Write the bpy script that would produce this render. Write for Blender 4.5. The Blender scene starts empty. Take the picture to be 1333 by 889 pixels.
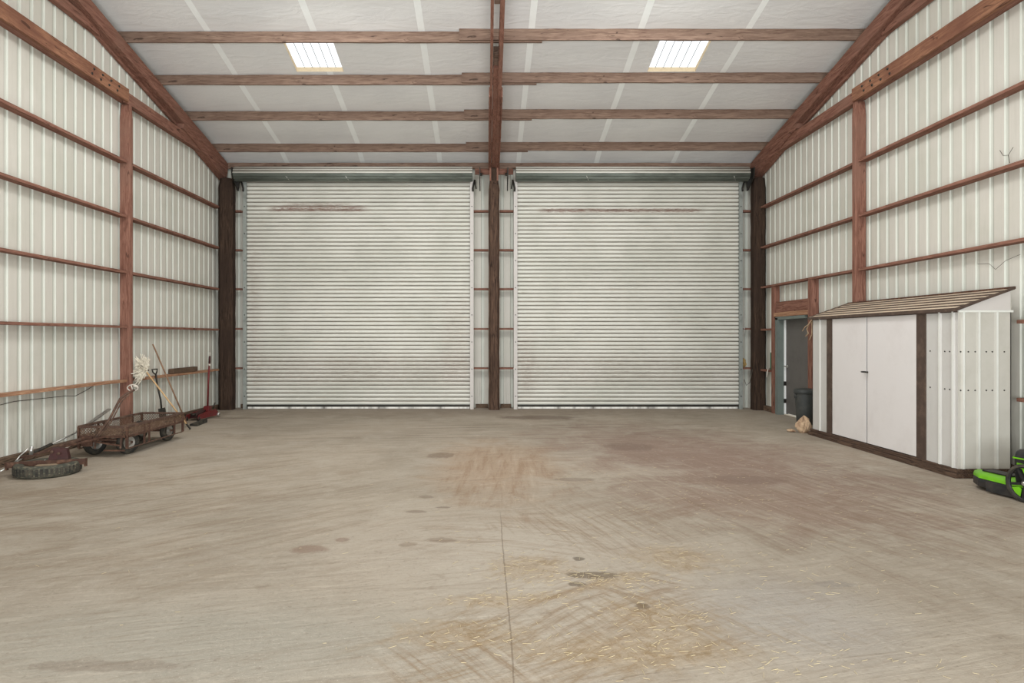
import bpy, math, random
from mathutils import Vector, Matrix
R0 = random.Random(7)
C = bpy.context.scene.collection
SC = bpy.context.scene

# ------------------------------------------------------------------ site dimensions (metres)
XL, XR, YB = -6.20, 6.34, 14.85        # left wall, right wall, back wall
YF, YRIDGE = -6.85, 4.0                # open front, ridge line
CAMH = 1.63
SL = 0.2109
def roofz(y):
    return 5.852 + SL*(YB - y) if y >= YRIDGE else 5.852 + SL*(YB - YRIDGE) - SL*(YRIDGE - y)

# ------------------------------------------------------------------ node helpers / materials
class NT:
    def __init__(s, name):
        s.m = bpy.data.materials.new(name); s.m.use_nodes = True
        s.t = s.m.node_tree; s.t.nodes.clear()
        s.out = s.n('ShaderNodeOutputMaterial')
        s.tc = s.n('ShaderNodeTexCoord')
    def n(s, typ, **kw):
        x = s.t.nodes.new(typ)
        for k, v in kw.items(): setattr(x, k, v)
        return x
    def l(s, a, b): s.t.links.new(a, b)
    def setin(s, sock, v):
        if hasattr(v, 'is_output') or isinstance(v, bpy.types.NodeSocket): s.l(v, sock)
        else: sock.default_value = v
    def math(s, op, a, b=0.0, c=None, clamp=False):
        x = s.n('ShaderNodeMath', operation=op, use_clamp=clamp)
        s.setin(x.inputs[0], a); s.setin(x.inputs[1], b)
        if c is not None: s.setin(x.inputs[2], c)
        return x.outputs[0]
    def mapping(s, vec, loc=(0,0,0), rot=(0,0,0), scale=(1,1,1)):
        x = s.n('ShaderNodeMapping'); s.l(vec, x.inputs[0])
        x.inputs[1].default_value = loc; x.inputs[2].default_value = rot; x.inputs[3].default_value = scale
        return x.outputs[0]
    def rs(s, vec, rot, scale):
        return s.mapping(s.mapping(vec, rot=(0, 0, rot)), scale=scale)
    def noise(s, vec, scale=5, detail=4, rough=.55, dist=0.0):
        x = s.n('ShaderNodeTexNoise'); s.l(vec, x.inputs['Vector'])
        x.inputs['Scale'].default_value = scale; x.inputs['Detail'].default_value = detail
        x.inputs['Roughness'].default_value = rough; x.inputs['Distortion'].default_value = dist
        return x.outputs[0]
    def ramp(s, f, lo, hi, a=0.0, b=1.0):
        x = s.n('ShaderNodeMapRange'); x.interpolation_type = 'SMOOTHSTEP'
        s.setin(x.inputs[0], f)
        x.inputs[1].default_value = lo; x.inputs[2].default_value = hi
        x.inputs[3].default_value = a; x.inputs[4].default_value = b
        return x.outputs[0]
    def mix(s, f, a, b):
        x = s.n('ShaderNodeMix', data_type='RGBA')
        s.setin(x.inputs[0], f); s.setin(x.inputs[6], a); s.setin(x.inputs[7], b)
        return x.outputs[2]
    def bsdf(s, col, rough=.7, metal=0.0, bump=None, bstr=.3, bdist=.01, spec=.3):
        p = s.n('ShaderNodeBsdfPrincipled')
        s.setin(p.inputs['Base Color'], col); s.setin(p.inputs['Roughness'], rough)
        p.inputs['Metallic'].default_value = metal
        p.inputs['Specular IOR Level'].default_value = spec
        if bump is not None:
            b = s.n('ShaderNodeBump'); s.l(bump, b.inputs['Height'])
            b.inputs['Strength'].default_value = bstr; b.inputs['Distance'].default_value = bdist
            s.l(b.outputs[0], p.inputs['Normal'])
        s.l(p.outputs[0], s.out.inputs[0])
        return p

def lin(r, g, b):
    f = lambda c: (c/255/12.92) if c/255 <= .04045 else ((c/255+.055)/1.055)**2.4
    return (f(r), f(g), f(b), 1)

def wood(name, axis, c1, c2, c3, rough=.8, knots=True, seed=0.0):
    t = NT(name)
    sc = {'x': (.35, 5, 5), 'y': (5, .35, 5), 'z': (5, 5, .35)}[axis]
    v = t.tc.outputs['Object']
    m = t.mapping(v, loc=(seed, seed*1.7, seed*.6), scale=sc)
    g = t.noise(m, 7, 8, .65, 1.2)
    w = t.noise(t.mapping(v, loc=(seed+3, 0, seed)), 1.3, 3)
    col = t.mix(t.ramp(g, .32, .68), c1, c2)
    col = t.mix(t.math('MULTIPLY', t.ramp(w, .45, .7), .7), col, c3)
    if knots:
        sk = {'x': (1, 4, 4), 'y': (4, 1, 4), 'z': (4, 4, 1)}[axis]
        k = t.noise(t.mapping(v, loc=(seed, 5, 2), scale=sk), 2.2, 3, .5, 2.0)
        col = t.mix(t.ramp(k, .64, .72, 0, .7), col, (c1[0]*.25, c1[1]*.25, c1[2]*.25, 1))
    fine = t.noise(m, 30, 3)
    t.bsdf(col, rough, bump=t.math('ADD', g, t.math('MULTIPLY', fine, .4)), bstr=.5, bdist=.01, spec=.15)
    return t.m

def paint(name, c, c2=None, rough=.6, metal=0, scale=4, amt=.5, spec=.3, stretch=(1,1,1), bump=.15):
    t = NT(name); v = t.tc.outputs['Object']
    n1 = t.noise(t.mapping(v, scale=stretch), scale, 6, .65)
    c2 = c2 or tuple(x*.7 for x in c[:3]) + (1,)
    col = t.mix(t.ramp(n1, .42, .72, 0, amt), c, c2)
    t.bsdf(col, rough, metal, bump=n1, bstr=bump, bdist=.01, spec=spec)
    return t.m

M = {}
WR1, WR2, WR3 = lin(104,68,56), lin(146,106,90), lin(128,96,82)
for ax in 'xyz': M['wood_'+ax] = wood('reddish_timber_'+ax, ax, WR1, WR2, WR3, seed=ord(ax)*.37)
M['purlin'] = wood('weathered_purlin_timber', 'x', lin(98,77,66), lin(142,119,103), lin(122,101,88), seed=2.2)
M['chord'] = wood('tan_chord_timber', 'y', lin(112,76,60), lin(154,112,86), lin(108,72,58), seed=4.1)
M['ledge'] = wood('pale_girt_timber', 'y', lin(140,100,76), lin(184,146,116), lin(128,90,70), seed=6.3, knots=False)
M['dark_z'] = wood('dark_treated_post', 'z', lin(38,28,22), lin(74,58,47), lin(52,40,33), seed=1.3)
M['mid_post'] = wood('stained_centre_post', 'z', lin(46,34,28), lin(100,78,64), lin(64,48,40), seed=9.1)
M['sill'] = wood('dirty_sill_timber', 'y', lin(60,50,42), lin(120,98,80), lin(90,72,58), seed=3.3)
M['pale_wood'] = wood('pale_broom_wood', 'z', lin(176,140,100), lin(214,184,142), lin(190,152,110), knots=False)
M['old_wood'] = wood('old_brown_stick', 'z', lin(110,84,66), lin(150,120,96), lin(120,92,72), knots=False)

def wallmat(name, ca, cb):
    t = NT(name); v = t.tc.outputs['Object']
    a = t.noise(v, .7, 5, .6); b = t.noise(t.mapping(v, scale=(6, 6, .5)), 3, 5, .7)
    sep = t.n('ShaderNodeSeparateXYZ'); t.l(t.tc.outputs['Object'], sep.inputs[0])
    low = t.ramp(sep.outputs[2], 0.0, 1.3, .45, 0)
    col = t.mix(t.ramp(a, .4, .7), ca, cb)
    dirt = t.math('MULTIPLY', t.ramp(b, .45, .8), t.math('ADD', low, .12))
    col = t.mix(dirt, col, lin(120,112,96))
    sp = t.noise(v, 14, 5, .8)
    col = t.mix(t.math('MULTIPLY', t.ramp(sp, .7, .76), t.math('ADD', low, .1)), col, lin(70,60,48))
    t.bsdf(col, .55, bump=a, bstr=.1, spec=.35)
    return t.m
M['panel'] = wallmat('beige_wall_sheet', lin(198,193,182), lin(187,184,171))
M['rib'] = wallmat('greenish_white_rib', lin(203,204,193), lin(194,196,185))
M['rib_dark'] = wallmat('shaded_rib_edge', lin(158,155,143), lin(142,140,128))  # dark strip painted on the flat as the shade line beside each rib

def curtainmat(name, stains, groove=False):
    t = NT(name); v = t.tc.outputs['Object']
    a = t.noise(t.mapping(v, scale=(.5, 1, 11)), 3, 5, .7, .3)
    b = t.noise(v, .8, 3)
    base = t.mix(t.ramp(b, .35, .7), lin(214,212,202), lin(200,199,188))
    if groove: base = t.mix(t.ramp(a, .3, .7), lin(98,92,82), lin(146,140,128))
    col = t.mix(t.math('MULTIPLY', t.ramp(a, .54, .76), .55), base, lin(140,120,104))
    sep = t.n('ShaderNodeSeparateXYZ'); t.l(v, sep.inputs[0])
    c = t.noise(t.mapping(v, scale=(1.6, 1, 26)), 4, 4, .8)
    for (x0, x1, z, dz, s) in stains:
        fx = t.math('MULTIPLY', t.ramp(sep.outputs[0], x0-.15, x0+.15), t.ramp(sep.outputs[0], x1-.2, x1+.2, 1, 0))
        fz = t.math('SUBTRACT', 1.0, t.math('DIVIDE', t.math('ABSOLUTE', t.math('SUBTRACT', sep.outputs[2], z)), dz), clamp=True)
        f = t.math('MULTIPLY', t.math('MULTIPLY', fx, t.ramp(fz, 0, .7)), t.math('MULTIPLY', t.ramp(c, .38, .6), s))
        col = t.mix(f, col, lin(112,74,60))
    t.bsdf(col, .5, spec=.3)
    return t.m

M['galv'] = paint('galvanised_steel', lin(150,154,148), lin(100,102,96), .5, .3, 6)
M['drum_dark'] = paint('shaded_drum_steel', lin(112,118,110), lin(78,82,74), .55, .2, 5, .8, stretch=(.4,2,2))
M['black_steel'] = paint('dark_steel', lin(48,46,42), lin(78,66,54), .55, .4, 9)
M['rust'] = paint('rusty_brown_steel', lin(72,50,40), lin(118,88,70), .8, .1, 14, .8)
M['rust_light'] = paint('dusty_rusted_steel', lin(80,60,50), lin(122,98,82), .85, .1, 14, .8)
M['mesh_rust'] = paint('rusty_expanded_metal', lin(104,80,64), lin(158,134,112), .85, .1, 20, .8)
M['rubber'] = paint('black_rubber', lin(44,42,38), lin(96,88,74), .85, 0, 10, .6)
M['tread'] = paint('dusty_tyre_tread', lin(62,62,54), lin(128,118,98), .9, 0, 16, .7, stretch=(1,1,3))
M['rim'] = paint('grey_wheel_rim', lin(150,146,138), lin(100,86,74), .5, .4, 12, .8)
M['red'] = paint('red_painted_steel', lin(104,34,34), lin(72,38,34), .45, .1, 10, .6)
M['red_dull'] = paint('dull_red_steel', lin(62,32,30), lin(46,32,28), .6, .1, 12, .6)
M['chrome'] = paint('bright_steel', lin(190,188,182), lin(120,112,100), .3, .8, 10)
M['white_tape'] = paint('white_wrapping', lin(190,182,170), lin(160,150,136), .8, 0, 10)
M['shed_grey'] = paint('shed_grey_sheet', lin(190,187,181), lin(174,169,160), .5, 0, 1.5, .6)
M['shed_side'] = paint('shed_side_sheet', lin(188,184,174), lin(172,168,156), .5, 0, 2, .6)
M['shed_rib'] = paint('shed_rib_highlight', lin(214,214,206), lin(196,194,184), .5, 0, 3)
M['shed_door'] = paint('shed_white_door', lin(212,207,203), lin(196,189,184), .5, 0, 1.4, .5)
M['shed_brown'] = paint('shed_brown_trim', lin(72,58,50), lin(110,92,78), .6, 0, 6, .6)
M['shed_base'] = wood('shed_base_timber', 'y', lin(52,40,33), lin(100,80,66), lin(72,56,47), seed=5.5)
M['shed_roof'] = paint('shed_roof_tan', lin(204,186,162), lin(172,152,130), .6, 0, 5, .7, stretch=(3,.5,1))
M['shed_gable'] = paint('shed_gable_grey', lin(196,190,184), lin(182,176,168), .6, 0, 2)
M['door_grey'] = paint('dull_grey_door', lin(98,94,90), lin(84,80,76), .5, 0, 3, .6)
M['teal_frame'] = paint('grey_green_frame', lin(110,118,112), lin(90,94,90), .5, 0, 3)
M['bin'] = paint('dark_bin_plastic', lin(58,60,58), lin(84,82,76), .55, 0, 6)
M['sack'] = paint('crumpled_brown_sack', lin(176,150,122), lin(124,96,74), .9, 0, 9, .9, bump=.6)
M['mop'] = paint('mop_yarn', lin(226,218,200), lin(176,166,146), .95, 0, 22, .8)
M['green'] = paint('bright_green_plastic', lin(106,170,30), lin(86,142,26), .4, 0, 3)
M['mower_black'] = paint('black_mower_plastic', lin(34,34,34), lin(70,62,56), .45, 0, 8)
M['bottle_green'] = paint('green_strip_plastic', lin(40,92,62), None, .5)
M['yellow_rag'] = paint('yellow_tan_rag', lin(176,146,92), lin(96,76,50), .9, 0, 20, .9)
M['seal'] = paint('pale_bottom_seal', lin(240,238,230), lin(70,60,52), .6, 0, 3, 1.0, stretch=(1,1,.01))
M['wire'] = paint('thin_dark_wire', lin(70,64,56), None, .7)

def ceilmat():
    t = NT('white_insulation_facing'); v = t.tc.outputs['Object']
    a = t.noise(v, .6, 4); b = t.noise(t.mapping(v, scale=(1, 3, 1)), 2.4, 4, .6, 1.0)
    col = t.mix(t.ramp(a, .35, .7), lin(227,226,223), lin(217,216,214))
    t.bsdf(col, .6, bump=b, bstr=.35, bdist=.03, spec=.25)
    return t.m
M['ceil'] = ceilmat()
M['seam'] = paint('white_seam_tape', lin(244,246,243), lin(236,238,235), .5)

def skymat():
    t = NT('translucent_skylight_sheet'); v = t.tc.outputs['Object']
    sep = t.n('ShaderNodeSeparateXYZ'); t.l(v, sep.inputs[0])
    tr = t.n('ShaderNodeBsdfTranslucent'); tr.inputs[0].default_value = (.22,.22,.22,1)
    em = t.n('ShaderNodeEmission'); em.inputs[0].default_value = (.94,.97,1,1)  # glow added to stand in for daylight through the sheet
    n1 = t.noise(v, 2, 3)
    t.l(t.ramp(n1, .3, .7, 1.0, 1.15), em.inputs[1])
    ad = t.n('ShaderNodeAddShader'); t.l(tr.outputs[0], ad.inputs[0]); t.l(em.outputs[0], ad.inputs[1])
    t.l(ad.outputs[0], t.out.inputs[0])
    return t.m
M['skylight'] = skymat()

# ------------------------------------------------------------------ mesh builder
class MB:
    def __init__(s): s.v = []; s.f = []; s.mi = []; s.sm = []
    def add(s, vs, fs, mi=0, sm=False):
        o = len(s.v); s.v += [tuple(v) for v in vs]
        for f in fs: s.f.append(tuple(i+o for i in f)); s.mi.append(mi); s.sm.append(sm)
        return s
    def box(s, x0, x1, y0, y1, z0, z1, mi=0):
        vs = [(x,y,z) for x in (x0,x1) for y in (y0,y1) for z in (z0,z1)]
        return s.add(vs, [(0,1,3,2),(4,6,7,5),(0,4,5,1),(2,3,7,6),(0,2,6,4),(1,5,7,3)], mi)
    def beam(s, p, q, w, h, up=(0,0,1), seg=1, jit=0.0, mi=0):
        """rectangular timber from p to q; w across, h along up"""
        p, q = Vector(p), Vector(q); d = (q-p).normalized(); up = Vector(up)
        side = d.cross(up).normalized(); u = side.cross(d).normalized()
        vs, fs = [], []
        for i in range(seg+1):
            c = p.lerp(q, i/seg)
            for a, b in ((-1,-1),(1,-1),(1,1),(-1,1)):
                j = R0.uniform(-jit, jit); k = R0.uniform(-jit, jit)*.5
                vs.append(c + side*(a*w/2 + k) + u*(b*h/2 + j))
        for i in range(seg):
            for k in range(4):
                a = i*4+k; b = i*4+(k+1) % 4
                fs.append((a, b, b+4, a+4))
        fs.append((3,2,1,0)); e = seg*4; fs.append((e, e+1, e+2, e+3))
        return s.add(vs, fs, mi)
    def tube(s, pts, r, n=10, mi=0, caps=True):
        pts = [Vector(p) for p in pts]
        rs = r if isinstance(r, (list, tuple)) else [r]*len(pts)
        vs, fs = [], []; prev = None
        for i, p in enumerate(pts):
            a = pts[max(i-1, 0)]; b = pts[min(i+1, len(pts)-1)]
            d = (b-a).normalized()
            if prev is None:
                prev = d.orthogonal().normalized()
            x = (prev - d*prev.dot(d)).normalized(); prev = x; y = d.cross(x)
            for k in range(n):
                t = 2*math.pi*k/n
                vs.append(p + (x*math.cos(t) + y*math.sin(t))*rs[i])
        for i in range(len(pts)-1):
            for k in range(n):
                a = i*n+k; b = i*n+(k+1) % n
                fs.append((a, b, b+n, a+n))
        s.add(vs, fs, mi, True)
        if caps:
            o = len(s.v) - len(vs)
            s.f.append(tuple(o+k for k in reversed(range(n)))); s.mi.append(mi); s.sm.append(False)
            e = o + (len(pts)-1)*n
            s.f.append(tuple(e+k for k in range(n))); s.mi.append(mi); s.sm.append(False)
        return s
    def lathe(s, c, axis, prof, n=28, mi=0, sm=True, arc=1.0):
        """prof: list of (radius, height along axis)"""
        c = Vector(c); d = Vector(axis).normalized()
        x = d.orthogonal().normalized(); y = d.cross(x)
        vs, fs = [], []
        for (r, h) in prof:
            for k in range(n):
                t = 2*math.pi*k/n
                vs.append(c + d*h + (x*math.cos(t) + y*math.sin(t))*max(r, 1e-4))
        for i in range(len(prof)-1):
            for k in range(n):
                a = i*n+k; b = i*n+(k+1) % n
                fs.append((a, b, b+n, a+n))
        return s.add(vs, fs, mi, sm)
    def poly(s, pts, ext, mi=0):
        """prism: polygon pts extruded by vector ext"""
        n = len(pts); e = Vector(ext)
        vs = [Vector(p) for p in pts] + [Vector(p)+e for p in pts]
        fs = [tuple(reversed(range(n))), tuple(range(n, 2*n))]
        fs += [(i, (i+1) % n, (i+1) % n + n, i+n) for i in range(n)]
        return s.add(vs, fs, mi)
    def xform(s, mat):
        s.v = [tuple(mat @ Vector(v)) for v in s.v]; return s
    def build(s, name, mats, parent=None, origin=None, recalc=True, bevel=0):
        if not isinstance(mats, (list, tuple)): mats = [mats]
        xs = [v[0] for v in s.v]; ys = [v[1] for v in s.v]; zs = [v[2] for v in s.v]
        if origin is None: origin = ((min(xs)+max(xs))/2, (min(ys)+max(ys))/2, min(zs))
        me = bpy.data.meshes.new(name)
        me.from_pydata([(v[0]-origin[0], v[1]-origin[1], v[2]-origin[2]) for v in s.v], [], s.f)
        for m in mats: me.materials.append(m)
        me.polygons.foreach_set('material_index', s.mi)
        me.polygons.foreach_set('use_smooth', s.sm)
        if recalc:
            import bmesh
            bm = bmesh.new(); bm.from_mesh(me); bmesh.ops.recalc_face_normals(bm, faces=bm.faces); bm.to_mesh(me); bm.free()
        me.update()
        o = bpy.data.objects.new(name, me); C.objects.link(o)
        if parent is not None:
            o.parent = parent
            w = world_loc(parent)
            o.location = Vector(origin) - w
        else: o.location = origin
        if bevel:
            b = o.modifiers.new('bevel', 'BEVEL'); b.width = bevel; b.segments = 2; b.limit_method = 'ANGLE'
        return o

def world_loc(o):
    w = Vector(o.location)
    while o.parent is not None:
        o = o.parent; w = w + Vector(o.location)
    return w
def tag(o, label=None, cat=None, group=None, kind=None):
    if label: o['label'] = label
    if cat: o['category'] = cat
    if group: o['group'] = group
    if kind: o['kind'] = kind
    return o
def thing(name, label, cat, loc, group=None):
    o = bpy.data.objects.new(name, None); C.objects.link(o); o.location = loc
    o.empty_display_size = .1
    return tag(o, label, cat, group)
def struct(name, loc, label=None, cat=None):
    o = bpy.data.objects.new(name, None); C.objects.link(o); o.location = loc
    return tag(o, label, cat, kind='structure')

# ------------------------------------------------------------------ floor
def floormat():
    t = NT('dusty_concrete'); v = t.tc.outputs['Object']
    sep = t.n('ShaderNodeSeparateXYZ'); t.l(v, sep.inputs[0])
    X, Y = sep.outputs[0], sep.outputs[1]
    big = t.noise(v, .35, 5, .6, .6)
    mid = t.noise(v, 1.6, 6, .65, .8)
    fine = t.noise(v, 28, 5, .75)
    warp = t.noise(v, .5, 3)
    col = t.mix(t.ramp(big, .38, .62), lin(158,147,131), lin(172,160,143))
    col = t.mix(t.ramp(mid, .4, .7, 0, .5), col, lin(182,172,157))
    small = t.noise(v, 7, 5, .7, .5)
    def blob(cx, cy, rx, ry, rot=0.0, edge=.5, nz=.6):
        """soft irregular patch on the slab"""
        m = t.mapping(v, loc=(-cx, -cy, 0))
        m2 = t.mapping(m, rot=(0, 0, -rot))
        m3 = t.mapping(m2, scale=(1/rx, 1/ry, 0))
        ln = t.n('ShaderNodeVectorMath', operation='LENGTH'); t.l(m3, ln.inputs[0])
        d = t.math('ADD', ln.outputs['Value'], t.math('MULTIPLY', t.math('SUBTRACT', mid if max(rx, ry) > .5 else small, .5), nz*(2 if max(rx, ry) > .5 else 3.4)))
        return t.ramp(d, 1-edge, 1+edge*.3, 1, 0)
    def over(f, amt, c):
        nonlocal col
        col = t.mix(t.math('MULTIPLY', f, amt), col, c)
    # tonal regions
    over(blob(-1.6, 3.4, 1.9, .7, 0, .8), .6, lin(156,152,140))
    over(blob(1.75, 3.75, .75, .8, .3, .8), .7, lin(164,158,150))
    over(blob(-.2, 5.0, 1.4, 1.2, 0, .8), .5, lin(186,175,160))
    over(blob(.6, 4.6, 1.3, 1.5, 0, .8), .4, lin(190,180,165))
    over(blob(3.0, 8.8, 2.1, 3.6, .3, .9, 1.0), .85, lin(138,114,102))
    over(blob(2.8, 6.3, 1.8, 1.0, -.3, .9, 1.0), .7, lin(140,118,104))
    over(blob(.1, 8.2, .95, 2.3, 0, .7), .55, lin(166,136,108))
    over(blob(0, 14.2, 7, 1.3, 0, .8), .5, lin(132,116,102))
    over(blob(-4.6, 6.7, 1.4, .35, .3, .8), .4, lin(140,122,102))
    over(blob(-5.9, 10, .6, 6, 0, .8), .5, lin(124,108,92))
    # directional sweep marks (long way across the slab)
    st1 = t.noise(t.rs(v, -.25, (.8, 8, 1)), 2.0, 6, .65, .7)
    st2 = t.noise(t.rs(v, -.55, (1.2, 12, 1)), 2.4, 8, .75, .4)
    over(t.ramp(st2, .52, .72), .45, lin(138,122,104))
    over(t.ramp(st1, .5, .78), .5, lin(138,122,104))
    over(t.ramp(st1, .46, .24), .4, lin(196,184,166))
    def arcs(cx, cy, r, rot=0, dark=lin(136,112,86), amt=.6, sc=7.0, mask=None):
        m = t.mapping(v, loc=(-cx, -cy, 0))
        s2 = t.n('ShaderNodeSeparateXYZ'); t.l(m, s2.inputs[0])
        ln = t.n('ShaderNodeVectorMath', operation='LENGTH'); t.l(m, ln.inputs[0])
        ang = t.math('ARCTAN2', s2.outputs[1], s2.outputs[0])
        cb = t.n('ShaderNodeCombineXYZ'); t.l(t.math('MULTIPLY', ln.outputs['Value'], sc), cb.inputs[0])
        t.l(t.math('MULTIPLY', ang, .9), cb.inputs[1]); t.l(t.math('MULTIPLY', warp, .7), cb.inputs[2])
        n = t.noise(cb.outputs[0], 2.2, 6, .75, .15)
        over(t.math('MULTIPLY', t.ramp(n, .47, .66), mask), amt, dark)
        over(t.math('MULTIPLY', t.ramp(n, .46, .3), mask), amt*.6, lin(200,190,174))
    arcs(2.2, 2.0, 1, mask=blob(.7, 3.7, .95, .75, 0, .6), amt=.65)
    def streaks(rot, mask, amt, dark, sx=9, sy=.5, sc=2.2, light=lin(196,184,164)):
        n = t.noise(t.rs(v, rot, (sx, sy, 1)), sc, 6, .68, .5)
        over(t.math('MULTIPLY', t.ramp(n, .47, .64), mask), amt, dark)
        over(t.math('MULTIPLY', t.ramp(n, .45, .3), mask), amt*.7, light)
    streaks(.05, blob(.15, 7.8, .8, 2.2, 0, .6, 1.0), .5, lin(140,112,88), 5, .5, 2.0)
    streaks(-.3, blob(.9, 5.6, 1.0, .8, 0, .6, 1.0), .5, lin(138,116,92))
    streaks(.80, blob(-3.2, 6.5, 3.0, 3.0, 0, .8, 1.0), .5, lin(136,118,98), 7, .35, 1.6)
    streaks(-.22, blob(3.6, 6.5, 3.0, 3.0, 0, .8, 1.0), .5, lin(128,108,92), 8, .4, 1.8)
    streaks(1.45, blob(0, 11.2, 6, 2.6, 0, .8, 1.0), .5, lin(122,106,92), 8, .3, 1.6)
    streaks(1.0, blob(.15, 3.3, .9, .5, 0, .7, 1.0), .75, lin(140,118,90), 7, .6, 3.0)
    streaks(-.5, blob(1.0, 3.6, 1.0, .6, 0, .7, 1.0), .6, lin(146,126,100), 7, .6, 3.0)
    arcs(-.6, 2.4, 1, mask=blob(.15, 5.2, .9, .9, 0, .6), amt=.5)
    arcs(-2.5, 1.5, 1, mask=blob(-.1, 3.2, .6, .45, 0, .6), amt=.7)
    arcs(4.5, 2.2, 1, mask=blob(1.3, 6.2, .9, 1.0, 0, .6, 1.0), amt=.3, dark=lin(130,106,84))
    arcs(7, 9, 1, mask=blob(3.3, 5.6, 2.2, 1.6, 0, .8, 1.3), amt=.35, dark=lin(132,110,90), sc=5)
    arcs(-4, 17, 1, mask=blob(-3.6, 6.0, 2.6, 2.4, 0, .8, 1.3), amt=.4, dark=lin(138,120,100), sc=3)
    arcs(1.6, 4.9, 1, mask=blob(1.0, 4.2, .45, .35, 0, .6), amt=.6)
    # tan chaff drifts
    chn = t.ramp(t.noise(v, 9, 6, .8, 1.0), .46, .62)
    for a in ((.32,4.5,.35,.28,0),(.85,4.25,.38,.12,.5),(1.02,3.7,.35,.3,-.5),(.15,3.95,.5,.12,.1),(-.15,3.5,.4,.18,0),(.8,3.3,.7,.2,0),(1.4,4.7,.35,.3,0)):
        b = blob(*a, edge=.7)
        over(b, .35, lin(168,144,110)); over(t.math('MULTIPLY', b, chn), .6, lin(136,112,78))
    # damp / oil stains
    for (cx, cy, rx, ry, a, c) in ((-1.38,4.9,.16,.10,.55,(128,100,84)),(-1.16,5.12,.07,.07,.55,(130,104,90)),
            (-.66,5.95,.10,.06,.55,(120,104,90)),(-.62,6.5,.08,.08,.5,(116,100,86)),(-.42,6.1,.08,.04,.6,(116,100,88)),
            (-.36,5.12,.12,.08,.5,(126,108,92)),(-.62,5.0,.08,.06,.5,(132,114,96)),(-.63,8.8,.2,.22,.6,(118,100,84)),(1.05,13.0,.9,.35,.6,(104,86,74)),
            (.72,4.36,.18,.07,.7,(100,84,66)),(.6,4.2,.07,.05,.7,(100,86,72)),(.68,4.68,.05,.05,.7,(96,84,72)),(.95,3.85,.06,.05,.5,(84,66,48)),
            (1.0,7.3,.25,.10,.5,(120,104,90)),(2.3,4.2,.13,.06,.5,(136,128,120)),(-1.9,3.15,.45,.06,.4,(120,104,90)),
            (2.15,9.5,.4,.4,.4,(110,90,80)),(3.0,7.3,.5,.25,.45,(118,98,88)),(-5.0,12.9,.8,.12,.5,(112,94,80))):
        over(blob(cx, cy, rx, ry, 0, .3, .5), a, lin(*c))
    # specks and pits
    sp = t.n('ShaderNodeTexVoronoi'); t.l(v, sp.inputs['Vector']); sp.inputs['Scale'].default_value = 7
    spm = t.ramp(sp.outputs['Distance'], .05, .09, 1, 0)
    over(t.math('MULTIPLY', spm, t.ramp(t.noise(v, 1.2, 2), .5, .66)), .55, lin(112,96,82))
    over(t.ramp(fine, .56, .72), .4, lin(202,192,176)); over(t.ramp(fine, .45, .3), .45, lin(118,104,90))
    over(t.ramp(small, .56, .74), .35, lin(126,110,94)); over(t.ramp(small, .42, .28), .3, lin(196,186,170))
    grit = t.noise(v, 70, 3, .7); over(t.math('MULTIPLY', t.ramp(grit, .6, .72), blob(-.9, 3.2, 1.4, .8, 0, .9, 1.0)), .6, lin(214,206,192))
    # sawn control joints
    w2 = t.math('MULTIPLY', t.math('SUBTRACT', mid, .5), .03)
    j1 = t.ramp(t.math('ABSOLUTE', t.math('SUBTRACT', t.math('ADD', X, w2), .132)), .002, .007, 1, 0)
    over(t.math('MULTIPLY', j1, t.ramp(Y, 6.2, 5.4)), .6, lin(112,96,80))
    j2 = t.ramp(t.math('ABSOLUTE', t.math('SUBTRACT', Y, 4.13)), .002, .007, 1, 0)
    over(j2, .3, lin(128,114,98))
    hgt = t.math('ADD', t.math('MULTIPLY', mid, .6), t.math('ADD', t.math('MULTIPLY', fine, .25), t.math('MULTIPLY', st1, .5)))
    col = t.mix(.2, col, (.03,.02,.008,1))
    t.bsdf(col, .85, bump=hgt, bstr=.5, bdist=.02, spec=.2)
    return t.m
fl = MB(); fl.add([(-40,-30,0),(40,-30,0),(40,40,0),(-40,40,0)], [(0,1,2,3)])
fl = fl.build('floor', floormat(), origin=(0,0,0)); tag(fl, kind='structure')

# ------------------------------------------------------------------ walls
RP = .2286
def rib_profile(a, b):
    """list of (s, depth, mat) along the wall; depth is away from the room"""
    out = []; s = a
    while s < b:
        e = min(s + RP, b)
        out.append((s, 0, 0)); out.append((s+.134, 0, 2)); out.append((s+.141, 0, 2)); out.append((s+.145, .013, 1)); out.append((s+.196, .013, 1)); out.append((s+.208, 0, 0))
        s += RP
    return [o for o in out if o[0] <= b] + [(b, 0, 0)]
def side_wall(name, x, sgn, holes):
    mb = MB(); P = rib_profile(YF, YB)
    cuts = sorted(set([h[0] for h in holes] + [h[1] for h in holes]))
    pts = [p for p in P]
    for c in cuts: pts.append((c, 0, 0))
    pts.sort(key=lambda p: p[0])
    for i in range(len(pts)-1):
        s0, d0, m0 = pts[i]; s1, d1, _ = pts[i+1]
        if s1 - s0 < 1e-5: continue
        zb = 0.0
        for h in holes:
            if s0 >= h[0]-1e-6 and s1 <= h[1]+1e-6: zb = h[2]
        x0, x1 = x + sgn*d0, x + sgn*d1
        mb.add([(x0,s0,zb),(x1,s1,zb),(x1,s1,roofz(s1)+.05),(x0,s0,roofz(s0)+.05)], [(0,1,2,3)], m0)
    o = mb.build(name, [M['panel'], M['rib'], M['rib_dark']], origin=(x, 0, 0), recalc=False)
    return tag(o, kind='structure')
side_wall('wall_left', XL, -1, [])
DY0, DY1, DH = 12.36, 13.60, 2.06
side_wall('wall_right', XR, 1, [(DY0, DY1, DH)])
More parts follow.
